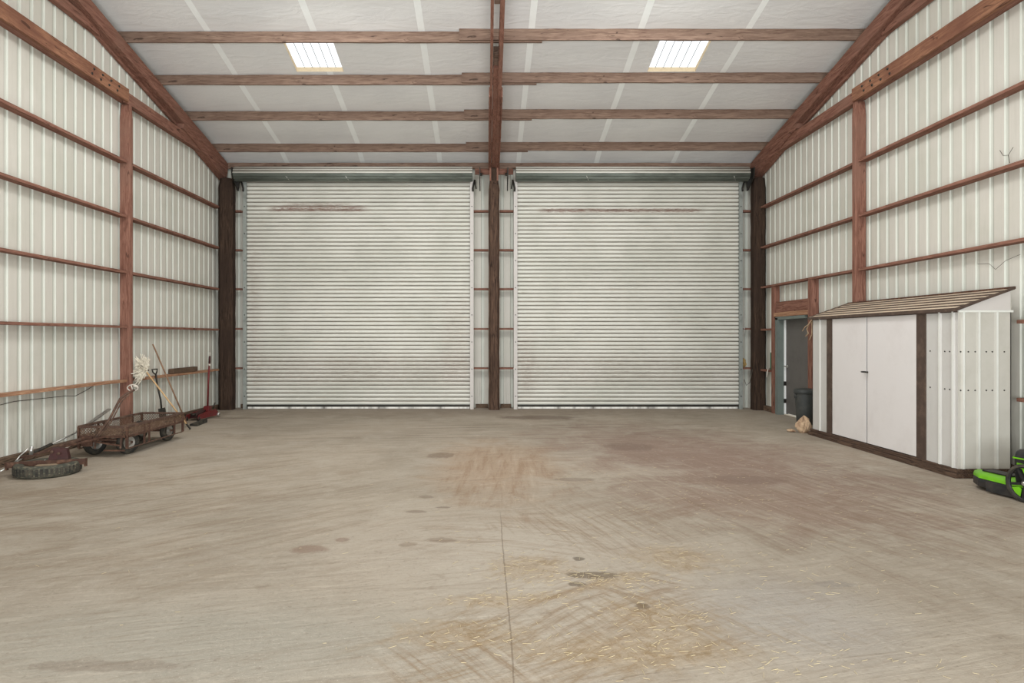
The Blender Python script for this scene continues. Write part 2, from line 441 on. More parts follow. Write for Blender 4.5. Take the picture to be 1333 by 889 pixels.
# back wall with two big openings
OP = [(-5.52, -.36), (.70, 5.82)]; OPH = 5.32
mb = MB(); pts = rib_profile(XL, XR)
for a in OP: pts += [(a[0],0,0),(a[1],0,0)]
pts.sort(key=lambda p: p[0])
for i in range(len(pts)-1):
    s0, d0, m0 = pts[i]; s1, d1, _ = pts[i+1]
    if s1-s0 < 1e-5: continue
    zb = 0.0
    for a in OP:
        if s0 >= a[0]-1e-6 and s1 <= a[1]+1e-6: zb = OPH
    mb.add([(s0,YB+d0,zb),(s1,YB+d1,zb),(s1,YB+d1,roofz(YB)+.02),(s0,YB+d0,roofz(YB)+.02)], [(0,1,2,3)], m0)
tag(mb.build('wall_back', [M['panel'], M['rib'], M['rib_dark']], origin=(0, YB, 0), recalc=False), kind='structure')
# sill boards
for nm, x0, x1, y0, y1 in (('baseboard_left', XL, XL+.10, YF, 14.5), ('baseboard_right', XR-.09, XR, 13.72, 14.4), ('baseboard_right_near', XR-.09, XR, YF, 12.05)):
    tag(MB().box(x0, x1, y0, y1, 0, .11).build(nm, M['sill'], bevel=.01), kind='structure')
for nm, x0, x1 in (('baseboard_back', -5.72, -5.62), ('baseboard_back_centre_left', -.24, .04), ('baseboard_back_centre_right', .33, .58)):
    tag(MB().box(x0, x1, YB-.09, YB-.01, 0, .09).build(nm, M['sill']), kind='structure')

# ------------------------------------------------------------------ roof underside
PUR = [14.126, 12.854, 11.667, 10.515, 9.33, 8.15, 6.97, 5.79, 4.6]
SKY = [(-3.48, -2.62), (2.96, 3.84)]
SKYY = (PUR[3]+.13, PUR[2]-.02)
seams = [-4.65, -2.88, -1.08, .75, 2.57, 4.35]
xs = set([XL, XR]); 
for s in seams: xs |= {s-.055, s+.055}
for a in SKY: xs |= set(a)
x = XL
while x < XR: xs.add(round(x, 3)); x += .3
xs = sorted(xs)
ys = set([YB, YRIDGE]) | set(SKYY)
P2 = [YB] + PUR
for i in range(len(P2)-1):
    for k in range(6): ys.add(P2[i] + (P2[i+1]-P2[i])*k/6)
ys = sorted(ys)
def sag(x, y):
    for i in range(len(P2)-1):
        if P2[i+1] <= y <= P2[i]:
            f = (y-P2[i+1])/(P2[i]-P2[i+1]); s = math.sin(math.pi*f)
            k = .012 + .010*math.sin(x*1.7+i*2.1)
            if i == 0: k += .012*math.sin(x*5.0)
            return -k*s
    return 0
mb = MB(); idx = {}
for i, xx in enumerate(xs):
    for j, yy in enumerate(ys):
        insky = any(abs(xx-a[0]) < .4 or abs(xx-a[1]) < .4 for a in SKY) and SKYY[0]-.1 < yy < SKYY[1]+.1
        idx[i, j] = len(mb.v); mb.v.append((xx, yy, roofz(yy) + (0 if insky else sag(xx, yy)) - .15*max(0, (yy-14.17)/(YB-14.17))**.8))
for i in range(len(xs)-1):
    for j in range(len(ys)-1):
        xm, ym = (xs[i]+xs[i+1])/2, (ys[j]+ys[j+1])/2
        if any(a[0] < xm < a[1] for a in SKY) and SKYY[0] < ym < SKYY[1]: continue
        mb.f.append((idx[i,j], idx[i,j+1], idx[i+1,j+1], idx[i+1,j]))
        mb.mi.append(1 if any(abs(xm-s) < .05 for s in seams) else 0); mb.sm.append(True)
o = len(mb.v)
zr = roofz(YRIDGE)
mb.add([(XL,YRIDGE,zr),(XR,YRIDGE,zr),(XR,YF,roofz(YF)),(XL,YF,roofz(YF))], [(0,1,2,3)])
tag(mb.build('ceiling', [M['ceil'], M['seam']], origin=(0, YB, 5.852), recalc=False), kind='structure')
# skylight panels with their curbs and seams
for k, (a, b) in enumerate(SKY):
    w = struct('window_%d' % (k+1), ((a+b)/2, (SKYY[0]+SKYY[1])/2, roofz(11.1)), 'white translucent skylight panel in the %s half of the roof' % ('left', 'right')[k], 'skylight')
    y0, y1 = SKYY
    up = .08
    p = MB(); n = 6; pr = []
    for i in range(n):
        s = a-.02 + (b-a+.04)*i/n; dx = (b-a+.04)/n
        pr += [(s, 0), (s+dx*.78, 0), (s+dx*.84, .02), (s+dx*.94, .02)]
    pr.append((b+.02, 0))
    vs, fs = [], []
    for (s, d) in pr:
        vs += [(s, y0-.06, roofz(y0-.06)+up+d), (s, y1+.06, roofz(y1+.06)+up+d)]
    for i in range(len(pr)-1): fs.append((2*i, 2*i+1, 2*i+3, 2*i+2))
    p.add(vs, fs); p.build('skylight_sheet', M['skylight'], w, recalc=False)
    f = MB()
    for xx in (a, b):
        f.add([(xx,y0,roofz(y0)-.002),(xx,y1,roofz(y1)-.002),(xx,y1,roofz(y1)+up),(xx,y0,roofz(y0)+up)], [(0,1,2,3)])
    for yy in (y0, y1):
        f.add([(a,yy,roofz(yy)-.002),(b,yy,roofz(yy)-.002),(b,yy,roofz(yy)+up),(a,yy,roofz(yy)+up)], [(0,1,2,3)])
    f.build('skylight_curb', paint('cut_insulation_edge', lin(214,196,164), lin(186,164,130), .9, 0, 12), w, recalc=False)
    for i in range(1, n):
        s = a + (b-a)*i/n
        MB().beam((s, y0, roofz(y0)+up-.006), (s, y1, roofz(y1)+up-.006), .009, .004).build('sheet_seam', M['galv'], w)

# purlins
words = ['second from the eave, nearest the roller doors', 'third up from the eave', 'just below the skylights', 'just above the skylights', 'higher up towards the ridge', 'higher still, out of view', 'near the ridge', 'near ridge', 'at ridge']
for i, y in enumerate(PUR[:5]):
    z = roofz(y) - .092 - .004
    a = MB().beam((XL+.02, y+.062, z-.022), (.93, y+.062, z-.022), .038, .178, seg=26, jit=.004)
    a = a.build('roof_purlin', M['purlin'])
    tag(a, 'left-hand timber roof purlin, %s' % words[i], 'beam', 'timber roof purlins')
    b = MB().beam((-.45, y+.02, z), (XR-.02, y+.02, z), .038, .184, seg=26, jit=.004)
    b = b.build('roof_purlin', M['purlin'])
    tag(b, 'right-hand timber roof purlin, %s' % words[i], 'beam', 'timber roof purlins')
# eave header on the back wall
tag(MB().beam((XL+.2, YB-.10, 5.635), (XR-.2, YB-.10, 5.635), .05, .13, seg=20, jit=.006).build('eave_header', M['purlin']),
    'brown eave header timber along the wall top above both roller doors', 'beam')
tag(MB().box(-.26, .62, 14.60, 14.64, 5.40, 5.53).build('blocking_board', M['wood_x']),
    'short brown board behind the centre post between the two door drums', 'board')

# ------------------------------------------------------------------ centre rafter and posts
def rz(y, d): return roofz(y) - .205 - d     # d below the purlin undersides
cr = thing('centre_rafter', 'doubled red-brown centre rafter rising from the middle post to the top edge', 'beam', (.175, 14.4, 5.2))
for xx, w in ((.09, .045), (.243, .07)):
    MB().beam((xx, 14.55, rz(14.55,.12)), (xx, 8.4, rz(8.4,.12)), w, .235, seg=16, jit=.003).build('rafter_board', M['wood_y'], cr)
MB().beam((.165, 14.5, rz(14.5,.16)), (.165, 10.9, rz(10.9,.16)), .09, .12, seg=8, jit=.004).build('filler_board', M['wood_y'], cr)
MB().beam((.165, 10.9, rz(10.9,.09)), (.165, 10.62, rz(10.62,.09)), .09, .16).build('spacer_block', M['purlin'], cr)
MB().beam((.165, 9.46, rz(9.46,.10)), (.165, 9.1, rz(9.1,.10)), .09, .16).build('spacer_block', M['purlin'], cr)
for s in (-1, 1):
    MB().beam((.175+s*.115, 14.5, rz(14.5,.16)), (.175+s*.115, 11.6, rz(11.6,.20)), .02, .2, seg=30, jit=.006).build('side_plate', M['wood_y'], cr)
MB().box(.115, .235, 14.40, 14.56, 5.14, 5.50).build('bearing_block', M['dark_z'], cr)
for xa_, xb_ in ((.075,.113),(.237,.275)): MB().box(xa_, xb_, 14.38, 14.56, 5.20, 5.50).build('side_cheek', M['wood_z'], cr)

def post(name, x0, x1, y0, y1, z1, mat, label, ch=.03, jit=.004, z0=0.0):
    n = 24; vs, fs = [], []
    for i in range(n+1):
        z = z0 + (z1-z0)*i/n
        c = ch if i < n else ch*1.6
        s = 0 if i < n else .02
        ring = [(x0+c,y0+s),(x1-c,y0+s),(x1-s,y0+c),(x1-s,y1-c),(x1-c,y1-s),(x0+c,y1-s),(x0+s,y1-c),(x0+s,y0+c)]
        vs += [(a+R0.uniform(-jit,jit), b+R0.uniform(-jit,jit), z) for a, b in ring]
    for i in range(n):
        for k in range(8):
            a = i*8+k; b = i*8+(k+1) % 8
            fs.append((a, b, b+8, a+8))
    fs.append(tuple(range(8))); fs.append(tuple(n*8+k for k in range(8)))
    return tag(MB().add(vs, fs).build(name, mat), label, 'post', 'upright timber posts')
post('timber_post', .055, .300, 14.34, 14.58, 5.20, M['mid_post'], 'dark knotty timber post standing between the two roller doors', ch=.045, jit=.006)
post('timber_post', -6.08, -5.76, 14.33, 14.62, 5.26, M['dark_z'], 'near-black corner post left of the left roller door', ch=.06)
post('timber_post', 6.06, 6.33, 14.30, 14.58, 5.26, M['dark_z'], 'near-black corner post right of the right roller door', ch=.05)
post('timber_post', XL+.01, XL+.185, 10.70, 10.79, 5.58, M['wood_z'], 'red-brown timber post against the left wall behind the mop', ch=.006, jit=.002)
post('timber_post', XR-.195, XR-.01, 10.56, 10.65, 5.58, M['wood_z'], 'red-brown timber post on the right wall above the shed', ch=.006, jit=.002)

# side rafters, tie beams, truss webs
for s, nm in ((-1, 'left'), (1, 'right')):
    W = XL if s < 0 else XR
    X = lambda d: W - s*d           # d = distance in from the wall
    r = thing('gable_rafter', 'doubled red-brown rafter sloping up the %s gable wall' % nm, 'beam', (X(.15), 14.5, 5.2))
    MB().beam((X(.18), 14.72, rz(14.72,.11)), (X(.18), 6.0, rz(6.0,.11)), .045, .235, seg=22, jit=.004).build('rafter_board', M['wood_y'], r)
    MB().beam((X(.10), 14.72, rz(14.72,.16)), (X(.10), 6.0, rz(6.0,.16)), .09, .12, seg=22, jit=.004).build('inner_filler', M['wood_y'], r)
    MB().beam((X(.035), 14.72, rz(14.72,.14)), (X(.035), 6.0, rz(6.0,.14)), .045, .27, seg=22, jit=.004).build('rafter_board', M['wood_y'], r)
    MB().beam((X(.11), 14.68, rz(14.68,.30)), (X(.11), 12.6, rz(12.6,.22)), .17, .22, seg=8, jit=.004).build('heel_board', M['wood_y'], r)
    c = thing('tie_beam', 'thick tan horizontal tie beam running high along the %s wall' % nm, 'beam', (X(.1), 8, 5.59))
    MB().beam((X(.19), 10.62, 5.69), (X(.19), 1.0, 5.69), .05, .215, seg=20, jit=.003).build('beam_ply', M['chord'], c)
    MB().beam((X(.07), 13.9, 5.69), (X(.07), 1.0, 5.69), .13, .16, seg=20, jit=.003).build('beam_core', M['wood_y'], c)
    MB().beam((X(.145), 13.9, 5.675), (X(.145), 10.6, 5.675), .04, .19, seg=10, jit=.003).build('far_ply', M['wood_y'], c)
    for k in range(4):
        for dz in (-.045, .045):
            y = 9.62 + k*.22 + (0.05 if dz > 0 else 0)
            MB().lathe((X(.214), y, 5.69+dz), (-s,0,0), [(.001,.012),(.016,.012),(.02,0)], n=10).build('bolt_head', M['black_steel'], c)
    tag(MB().beam((X(.06), 10.0, 6.47), (X(.06), 5.0, 6.47), .09, .14, seg=10, jit=.003).build('truss_web', M['wood_y']),
        'short red-brown truss member above the %s tie beam at the top edge' % nm, 'beam')

# ------------------------------------------------------------------ wall girts
GL = [4.62, 3.70, 2.76, 1.84, .93]; GR = [4.60, 3.69, 2.79, 1.84, .93]
ordw = ['topmost', 'second highest', 'middle', 'second lowest', 'lowest']
def girt(p, q, horiz, mat, label, name='wall_girt'):
    mb = MB(); mb.beam(p, q, .145, .04, seg=18 if (Vector(p)-Vector(q)).length > 1 else 1, jit=.0025)
    return tag(mb.build(name, mat), label, 'girt', 'short girt stubs on the back wall' if name == 'girt_stub' else 'horizontal timber girts on the side walls')
for i, z in enumerate(GL):
    mt = M['ledge'] if i == 4 else M['wood_y']
    girt((XL+.0755, 14.45, z-.02), (XL+.0755, 10.80, z-.02), 1, mt, '%s red-brown girt on the left wall between middle post and corner' % ordw[i])
    girt((XL+.0755, 10.69, z-.02), (XL+.0755, -2.0, z-.02), 1, mt, '%s red-brown girt on the near left wall, running out of frame' % ordw[i])
for i, z in enumerate(GR):
    far = 14.42
    if i < 3:
        girt((XR-.0755, far, z-.02), (XR-.0755, 10.66, z-.02), 1, M['wood_y'], '%s red-brown girt on the right wall between the post and the corner' % ordw[i])
        girt((XR-.0755, 10.55, z-.02), (XR-.0755, -2.0, z-.02), 1, M['wood_y'], '%s red-brown girt on the near right wall above the shed' % ordw[i])
    else:
        girt((XR-.0755, far, z-.02), (XR-.0755, 13.80, z-.02), 1, M['wood_y'], 'short %s girt between the right corner post and the side door' % ('upper' if i == 3 else 'lower'))
        girt((XR-.0755, 7.4 if i == 3 else 7.4, z-.02), (XR-.0755, -2.0, z-.02), 1, M['wood_y'], '%s girt on the right wall at the right edge beyond the shed' % ('upper' if i == 3 else 'lower'))
GB = [4.56, 3.66, 2.76, 1.84, .93]
for i, z in enumerate(GB):
    for (a, b, w) in ((-5.92, -5.66, 'left corner post and left roller door'), (-.30, .05, 'left roller door and centre post'),
                      (.31, .64, 'centre post and right roller door'), (5.88, 6.14, 'right roller door and right corner post')):
        girt((a, YB-.17, z), (b, YB-.17, z), 0, M['wood_x'], '%s short girt stub between %s' % (ordw[i], w), 'girt_stub')

# ------------------------------------------------------------------ roller doors
def roller(n, x0, x1, side, stains):
    w = struct('door_%d' % n, ((x0+x1)/2, 14.6, 0), 'large closed off-white corrugated roller door on the %s' % side, 'roller door')
    # curtain of interlocking slats
    zt, zb, pit = 5.30, .085, .0915
    pr = []; z = zb
    while z < zt:
        pr += [(z, .000, 1), (z+pit*.13, .006, 0), (z+pit*.22, -.014, 0), (z+pit*.5, -.022, 0), (z+pit*.8, -.014, 0), (z+pit*.9, .002, 1)]
        z += pit
    pr.append((z, 0, 0))
    vs, fs, mi = [], [], []
    for (z, d, m) in pr: vs += [(x0, 14.58+d, z), (x1, 14.58+d, z)]
    mb = MB(); mb.v = vs
    for i in range(len(pr)-1):
        mb.f.append((2*i, 2*i+1, 2*i+3, 2*i+2)); mb.mi.append(pr[i][2]); mb.sm.append(False)
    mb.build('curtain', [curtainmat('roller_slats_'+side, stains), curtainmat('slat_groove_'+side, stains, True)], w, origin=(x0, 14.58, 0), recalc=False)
    b = MB(); b.box(x0+.01, x1-.01, 14.54, 14.60, .055, .10); b.build('bottom_bar', M['black_steel'], w)
    b = MB(); b.box(x0+.03, x1-.03, 14.55, 14.585, .012, .052); b.build('bottom_seal', M['seal'], w)  # white strip painted as daylight leaking in under the curtain
    for xx, s in ((x0, -1), (x1, 1)):
        g = MB()
        xa, xb = sorted((xx-s*.012, xx+s*.07))
        g.box(xa, xb, 14.50, 14.515, 0, 5.22)
        xa, xb = sorted((xx+s*.05, xx+s*.07))
        g.box(xa, xb, 14.515, 14.66, 0, 5.22)
        g.box(min(xx-s*.012, xx+s*.07), max(xx-s*.012, xx+s*.07), 14.645, 14.66, 0, 5.22)
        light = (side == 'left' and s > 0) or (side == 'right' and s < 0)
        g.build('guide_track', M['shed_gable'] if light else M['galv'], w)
        for k in range(8):
            MB().lathe((xx+s*.03, 14.50, .3+k*.62), (0,-1,0), [(.001,.008),(.012,.008),(.012,0)], n=8).build('track_bolt', M['black_steel'], w)
        # drum bracket plate and gear
        bx = xx+s*.205
        p = MB().poly([(bx, 14.62, 5.50), (bx, 14.20, 5.46), (bx, 14.24, 5.24), (bx, 14.56, 5.02), (bx, 14.62, 5.02)], (s*.02, 0, 0))
        p.build('drum_bracket', M['black_steel'], w)
        q = MB().lathe((bx+s*.02, 14.37, 5.34), (s,0,0), [(.001,.05),(.03,.05),(.035,0)], n=12)
        q.build('axle_end', M['black_steel'], w)
        q = MB(); q.tube([(xx+s*.10, 14.46, 5.24), (xx+s*.05, 14.47, 5.05), (xx+s*.055, 14.47, 4.98)], .022, 8); q.tube([(xx+s*.10, 14.42, 5.22), (xx+s*.13, 14.40, 5.02)], .016, 8)
        q.build('guide_bell', M['black_steel'], w)
    # drum: rolled curtain with corrugations, underside shade painted on as darker steel
    n = 72; cz, cy, rr = 5.345, 14.37, .158
    xa, xb = x0-.19, x1+.045 if side == 'left' else x1+.13
    if side == 'right': xa = x0-.03
    vs, fs = [], []
    mb = MB(); ring = []
    for k in range(n):
        t = 2*math.pi*k/n
        r = rr + .009*math.cos(t*14)
        ring.append((cy - r*math.cos(t), cz + r*math.sin(t)))
    for (yy, zz) in ring: mb.v += [(xa, yy, zz), (xb, yy, zz)]
    for k in range(n):
        a = 2*k; b = 2*((k+1) % n)
        t = 2*math.pi*(k+.5)/n
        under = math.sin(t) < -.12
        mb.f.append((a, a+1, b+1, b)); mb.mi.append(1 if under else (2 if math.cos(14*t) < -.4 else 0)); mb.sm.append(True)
    mb.f.append(tuple(2*k for k in range(n))); mb.mi.append(1); mb.sm.append(False)
    mb.f.append(tuple(2*k+1 for k in range(n))); mb.mi.append(1); mb.sm.append(False)
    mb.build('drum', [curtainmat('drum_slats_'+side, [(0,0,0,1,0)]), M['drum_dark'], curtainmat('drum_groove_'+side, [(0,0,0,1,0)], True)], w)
    for fx in (.22, .47) if side == 'left' else (.30, .93):
        px = xa + (xb-xa)*fx
        MB().tube([(px, cy-rr*.90, cz-rr*.45), (px+.06, cy-rr*.45, cz-rr*.98)], .008, 6).build('drum_strap', M['chrome'], w)
    return w
roller(1, -5.50, -.36, 'left', [(.55, 2.7, 4.60, .10, .95), (.9, 2.3, 4.70, .05, .6), (4.5, 5.1, 1.5, 1.4, .22), (0, .3, 2.3, 2.6, .3), (0,5.2,.9,.5,.25)])
roller(2, .70, 5.80, 'right', [(.55, 4.2, 4.56, .07, .95), (0, .4, 1.0, 1.2, .3), (0,5.2,.9,.5,.2)])

# ------------------------------------------------------------------ side door on the right wall
d = struct('door_3', (XR, 12.98, 0), 'grey side door in a grey-green frame on the right wall', 'door')
MB().box(XR+.03, XR+.07, DY0+.03, DY1-.12, .035, DH-.04).build('door_leaf', M['door_grey'], d)
MB().box(XR-.14, XR+.09, DY1-.11, DY1+.0, 0, DH).build('door_jamb', M['teal_frame'], d)
MB().box(XR-.0, XR+.09, DY0-.02, DY0+.03, 0, DH).build('door_jamb', M['teal_frame'], d)
MB().box(XR-.14, XR+.09, DY0-.02, DY1, DH-.04, DH+.02).build('door_head', M['teal_frame'], d)
MB().box(XR-.005, XR+.028, DY1-.14, DY1-.112, .02, DH-.05).build('door_stop', M['seam'], d)
h = MB().tube([(XR+.03, DY1-.2, 1.03), (XR-.03, DY1-.2, 1.03)], .014, 8); h.tube([(XR-.03, DY1-.19, 1.03), (XR-.03, DY1-.31, 1.03)], .011, 8)
h.lathe((XR+.03, DY1-.2, 1.03), (-1,0,0), [(.03,0),(.03,.008),(.001,.008)], n=16)
h.build('door_handle', M['chrome'], d)
q = MB()
for z in (.25, .62): MB().box(XR-.01, XR+.03, DY1-.145, DY1-.11, z, z+.09).build('hinge', M['black_steel'], d)
tag(MB().box(XR+.0, XR+.9, DY0-.6, DY1+.4, .002, .012).build('door_threshold', paint('sunlit_threshold', lin(236,226,208), None, .8)), kind='structure')  # added pale slab, sunlight painted into its colour for the gap under the door
tag(MB().beam((XR-.07, 13.735, 0), (XR-.07, 13.735, 2.75), .13, .12, up=(1,0,0), seg=12, jit=.003).build('door_stud', M['wood_z']), 'red-brown stud on the far side of the grey side door', 'stud', 'studs framing the side door')
tag(MB().beam((XR-.07, 12.15, 0), (XR-.07, 12.15, 2.75), .14, .14, up=(1,0,0), seg=12, jit=.003).build('door_stud', M['wood_z']), 'red-brown stud on the near side of the grey side door beside the bin', 'stud', 'studs framing the side door')
tag(MB().box(XR-.10, XR-.05, 12.23, 13.66, 2.18, 2.40).build('door_header', M['wood_y']), 'dark red-brown header board above the grey side door', 'board')
tag(MB().box(XR-.145, XR-.01, 12.23, 13.66, 2.085, 2.175).build('door_header', M['ledge']), 'pale brown lintel plank resting right on the side door frame', 'board')

# ------------------------------------------------------------------ lean-to shed on the right
SX0, SX1, SY0, SY1, SZ0, SZ1, SZ2 = 5.50, 6.12, 7.39, 10.68, .10, 1.95, 2.20
sh = thing('storage_shed', 'pale grey lean-to metal shed with white doors and tan roof against right wall', 'shed', (5.8, 9.0, 0))
MB().box(5.44, 6.14, SY0-.04, SY1+.05, 0, .055).build('base_plank', M['shed_base'], sh, bevel=.006)
MB().box(5.465, 6.13, SY0-.02, SY1+.02, .055, .105).build('base_rail', M['shed_base'], sh, bevel=.006)
def ribbed(face, a, b, z0, z1, c, ribs, mats, parent, name, out):
    """flat sheet with narrow raised ribs; face 'x' = plane x=c running along y; 'y' = plane y=c along x; out = outward sign"""
    pr = [(a, 0, 0)]
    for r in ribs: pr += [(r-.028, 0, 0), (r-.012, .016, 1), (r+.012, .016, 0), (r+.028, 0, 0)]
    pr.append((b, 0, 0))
    # crown faces get the lighter rib colour, a painted highlight
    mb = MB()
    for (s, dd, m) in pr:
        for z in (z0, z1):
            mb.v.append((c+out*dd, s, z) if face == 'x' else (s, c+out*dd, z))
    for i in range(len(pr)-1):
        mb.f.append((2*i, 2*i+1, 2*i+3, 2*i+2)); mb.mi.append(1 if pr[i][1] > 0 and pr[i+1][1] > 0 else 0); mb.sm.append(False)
    return mb.build(name, mats, parent, recalc=False)
D1, D2, D3, D4, D5 = 10.22, 10.06, 9.148, 8.088, 7.919
ribbed('x', D1-.01, SY1, SZ0, SZ1, SX0, [10.44], [M['shed_grey'], M['shed_rib']], sh, 'front_panel', -1)
ribbed('x', SY0, D5+.01, SZ0, SZ1, SX0, [7.46, 7.68], [M['shed_grey'], M['shed_rib']], sh, 'front_panel', -1)
ribbed('y', SX0, SX1, SZ0, SZ1, SY0, [5.56, 5.74, 5.95], [M['shed_side'], M['shed_rib']], sh, 'end_panel', -1)
MB().box(SX0, SX1, SY1-.01, SY1, SZ0, SZ1).build('end_panel', M['shed_side'], sh)
MB().box(SX1-.01, SX1, SY0, SY1, SZ0, SZ2-.03).build('back_panel', M['shed_side'], sh)
MB().box(SX0-.012, SX0+.03, D2, D1, SZ0, SZ1+.0).build('door_post', M['shed_brown'], sh)
MB().box(SX0-.012, SX0+.03, D5, D4, SZ0, SZ1+.0).build('door_post', M['shed_brown'], sh)
MB().box(SX0-.014, SX0+.02, SY0-.002, SY1+.002, SZ1-.02, SZ1+.012).build('eave_trim', M['shed_brown'], sh)
for (a, b) in ((D3+.012, D2-.006), (D4+.006, D3-.012)):
    lf = MB().box(SX0-.010, SX0+.015, a, b, SZ0+.015, SZ1-.02).build('door_leaf', M['shed_door'], sh, bevel=.003)
    e = (D3+.03) if a > D3 else (D3-.03)
    k = MB().tube([(SX0-.011, e, 1.14), (SX0-.05, e, 1.14)], .012, 8)
    k.tube([(SX0-.05, e-.03, 1.14), (SX0-.05, e+.03, 1.14)], .010, 8)
    k.build('door_handle', M['black_steel'], lf)
MB().box(SX0-.002, SX0+.02, D3-.011, D3+.011, SZ0+.015, SZ1-.02).build('door_gap', M['black_steel'], sh)
# gable triangle of the near end
for yy in (SY0, SY1-.008):
    MB().poly([(SX0+.0, yy, SZ1), (SX1, yy, SZ1), (SX1, yy, SZ2-.012)], (0, .008, 0)).build('gable_infill', M['shed_gable'], sh)
MB().box(SX0-.005, SX1+.01, SY0-.022, SY0-.002, SZ1-.02, SZ1+.004).build('end_trim', M['shed_rib'], sh)
# sheet roof: ribs run along the length
rf = MB(); nst = 6; vs = []
def rzp(x): return SZ1 + .015 + (SZ2 + .01 - SZ1 - .015)*(x-(SX0-.05))/(SX1+.01-SX0+.05)
xa, xb = SX0-.05, SX1+.01
pr = []
for i in range(nst):
    s = xa + (xb-xa)*i/nst; dx = (xb-xa)/nst
    pr += [(s, 0, 1), (s+dx*.10, .014, 0), (s+dx*.22, .014, 1), (s+dx*.30, .0, 0)]
pr.append((xb, 0, 0))
for (x, dd, m) in pr:
    rf.v += [(x, SY0-.03, rzp(x)+dd), (x, SY1+.05, rzp(x)+dd)]
for i in range(len(pr)-1):
    rf.f.append((2*i, 2*i+1, 2*i+3, 2*i+2)); rf.mi.append(pr[i][2]); rf.sm.append(False)
rf.build('roof_sheet', [M['shed_roof'], M['shed_brown']], sh, recalc=False)
MB().beam((xa, SY0-.035, rzp(xa)), (xb, SY0-.035, rzp(xb)), .014, .030).build('roof_edge_trim', M['shed_brown'], sh)
MB().beam((xa, SY1+.055, rzp(xa)), (xb, SY1+.055, rzp(xb)), .014, .030).build('roof_edge_trim', M['shed_brown'], sh)
MB().box(xa-.01, xa+.012, SY0-.04, SY1+.06, rzp(xa)-.025, rzp(xa)+.012).build('roof_front_edge', M['shed_brown'], sh)
MB().box(xb-.01, xb+.012, SY0-.04, SY1+.06, rzp(xb)-.01, rzp(xb)+.02).build('roof_back_edge', M['rust'], sh)
sc = MB()
for z in (1.02, 1.47):
    for xx in (5.53, 5.62, 5.70, 5.83, 5.90, 6.04): MB().lathe((xx, SY0, z), (0,-1,0), [(.001,.006),(.008,.005),(.009,0)], n=8).build('screw', M['black_steel'], sh)
    for yy in (7.85, 7.60, 7.52): MB().lathe((SX0, yy, z), (-1,0,0), [(.001,.006),(.008,.005),(.009,0)], n=8).build('screw', M['black_steel'], sh)

# ------------------------------------------------------------------ bin, sack and bits near the side door
bn = thing('rubbish_bin', 'dark grey lidded plastic bin between the shed and side door', 'bin', (6.02, 12.0, 0))
MB().lathe((6.02, 11.98, 0), (0,0,1), [(.001,.0),(.135,.0),(.14,.02),(.175,.58),(.17,.60),(.001,.60)], n=32).build('bin_body', M['bin'], bn)
MB().lathe((6.02, 11.98, 0), (0,0,1), [(.19,.585),(.198,.60),(.196,.64),(.17,.665),(.09,.68),(.001,.682)], n=32).build('bin_lid', M['bin'], bn)
q = MB()
for s in (-1, 1): MB().tube([(6.02+s*.178, 11.93, .52), (6.02+s*.215, 11.93, .50), (6.02+s*.215, 11.93, .56), (6.02+s*.18, 11.93, .57)], .01, 6).build('bin_handle', M['bin'], bn)
# crumpled sack
def crumple(cx, cy, rx, ry, hz, name, mat, label, cat, seed=1, n=26, amp=.28):
    rr = random.Random(seed); ph = [(rr.uniform(2,7), rr.uniform(2,7), rr.uniform(0,6)) for _ in range(9)]
    mb = MB(); rows = 14
    for i in range(rows+1):
        v = i/rows
        for k in range(n):
            t = 2*math.pi*k/n
            prof = (math.sin(math.pi*min(v*.94+.06, 1))**.45) * (1-.15*v - .5*max(0, v-.85)/.15)
            w = 1 + amp*sum(math.sin(a*t*1.0//1*1 + a*math.cos(t)+b*v*2+c) for a, b, c in ph)/4
            r = prof*w
            mb.v.append((cx+rx*r*math.cos(t), cy+ry*r*math.sin(t), max(0.001, hz*v*(1+.12*math.sin(3*t+seed)*v))))
    for i in range(rows):
        for k in range(n):
            a = i*n+k; b = i*n+(k+1) % n
            mb.f.append((a, b, b+n, a+n)); mb.mi.append(0); mb.sm.append(False)
    mb.f.append(tuple(range(n))); mb.mi.append(0); mb.sm.append(False)
    mb.f.append(tuple(rows*n+k for k in range(n))); mb.mi.append(0); mb.sm.append(False)
    return tag(mb.build(name, mat), label, cat)
crumple(5.46, 10.90, .13, .10, .27, 'paper_sack', M['sack'], 'crumpled brown paper sack on the floor at the far shed corner', 'sack', 3)
crumple(5.30, 11.02, .07, .07, .05, 'paper_scrap', M['sack'], 'small scrap of brown paper beside the crumpled sack', 'scrap', 5)
# items on the short girts by the right corner post
gz = .95
q = crumple(5.95, YB-.17, .07, .06, .20, 'work_rag', M['yellow_rag'], 'bunched yellow-tan rag on the girt stub left of right corner post', 'rag', 8); q.location.z = gz+.002
tag(MB().box(XR-.06, XR-.03, 13.98, 14.02, gz-.018, gz+.36).build('green_strip', M['bottle_green'], bevel=.003), 'thin green plastic strip standing on the girt by the side door', 'strip')
tag(MB().tube([(XR-.10, 13.95, .962), (XR-.16, 13.9, .956), (XR-.19, 13.86, .90), (XR-.21, 13.85, .78)], .012, 6).build('white_cloth_strip', M['white_tape']), 'thin white cloth strip hanging off the girt near the door', 'cloth strip')
tag(MB().tube([(6.05, 14.40, .92), (6.00, 14.42, .62), (5.93, 14.45, .55), (5.89, 14.47, .68)], .008, 6).build('hanging_wire', M['wire']), 'short dark wire loop hanging beside the right corner post', 'wire')
ch = MB()
for k in range(18):
    c = Vector((5.885, 14.46, 1.75 + k*.035)); v = []
    for j in range(9):
        t = 2*math.pi*j/8
        v.append(c + (Vector((math.cos(t)*.009, 0, math.sin(t)*.022)) if k % 2 else Vector((0, math.cos(t)*.009, math.sin(t)*.022))))
    ch.tube(v, .004, 5, caps=False)
tag(ch.build('pull_chain', M['chrome']), 'pale chain hanging on the right side track of the right roller door', 'chain')
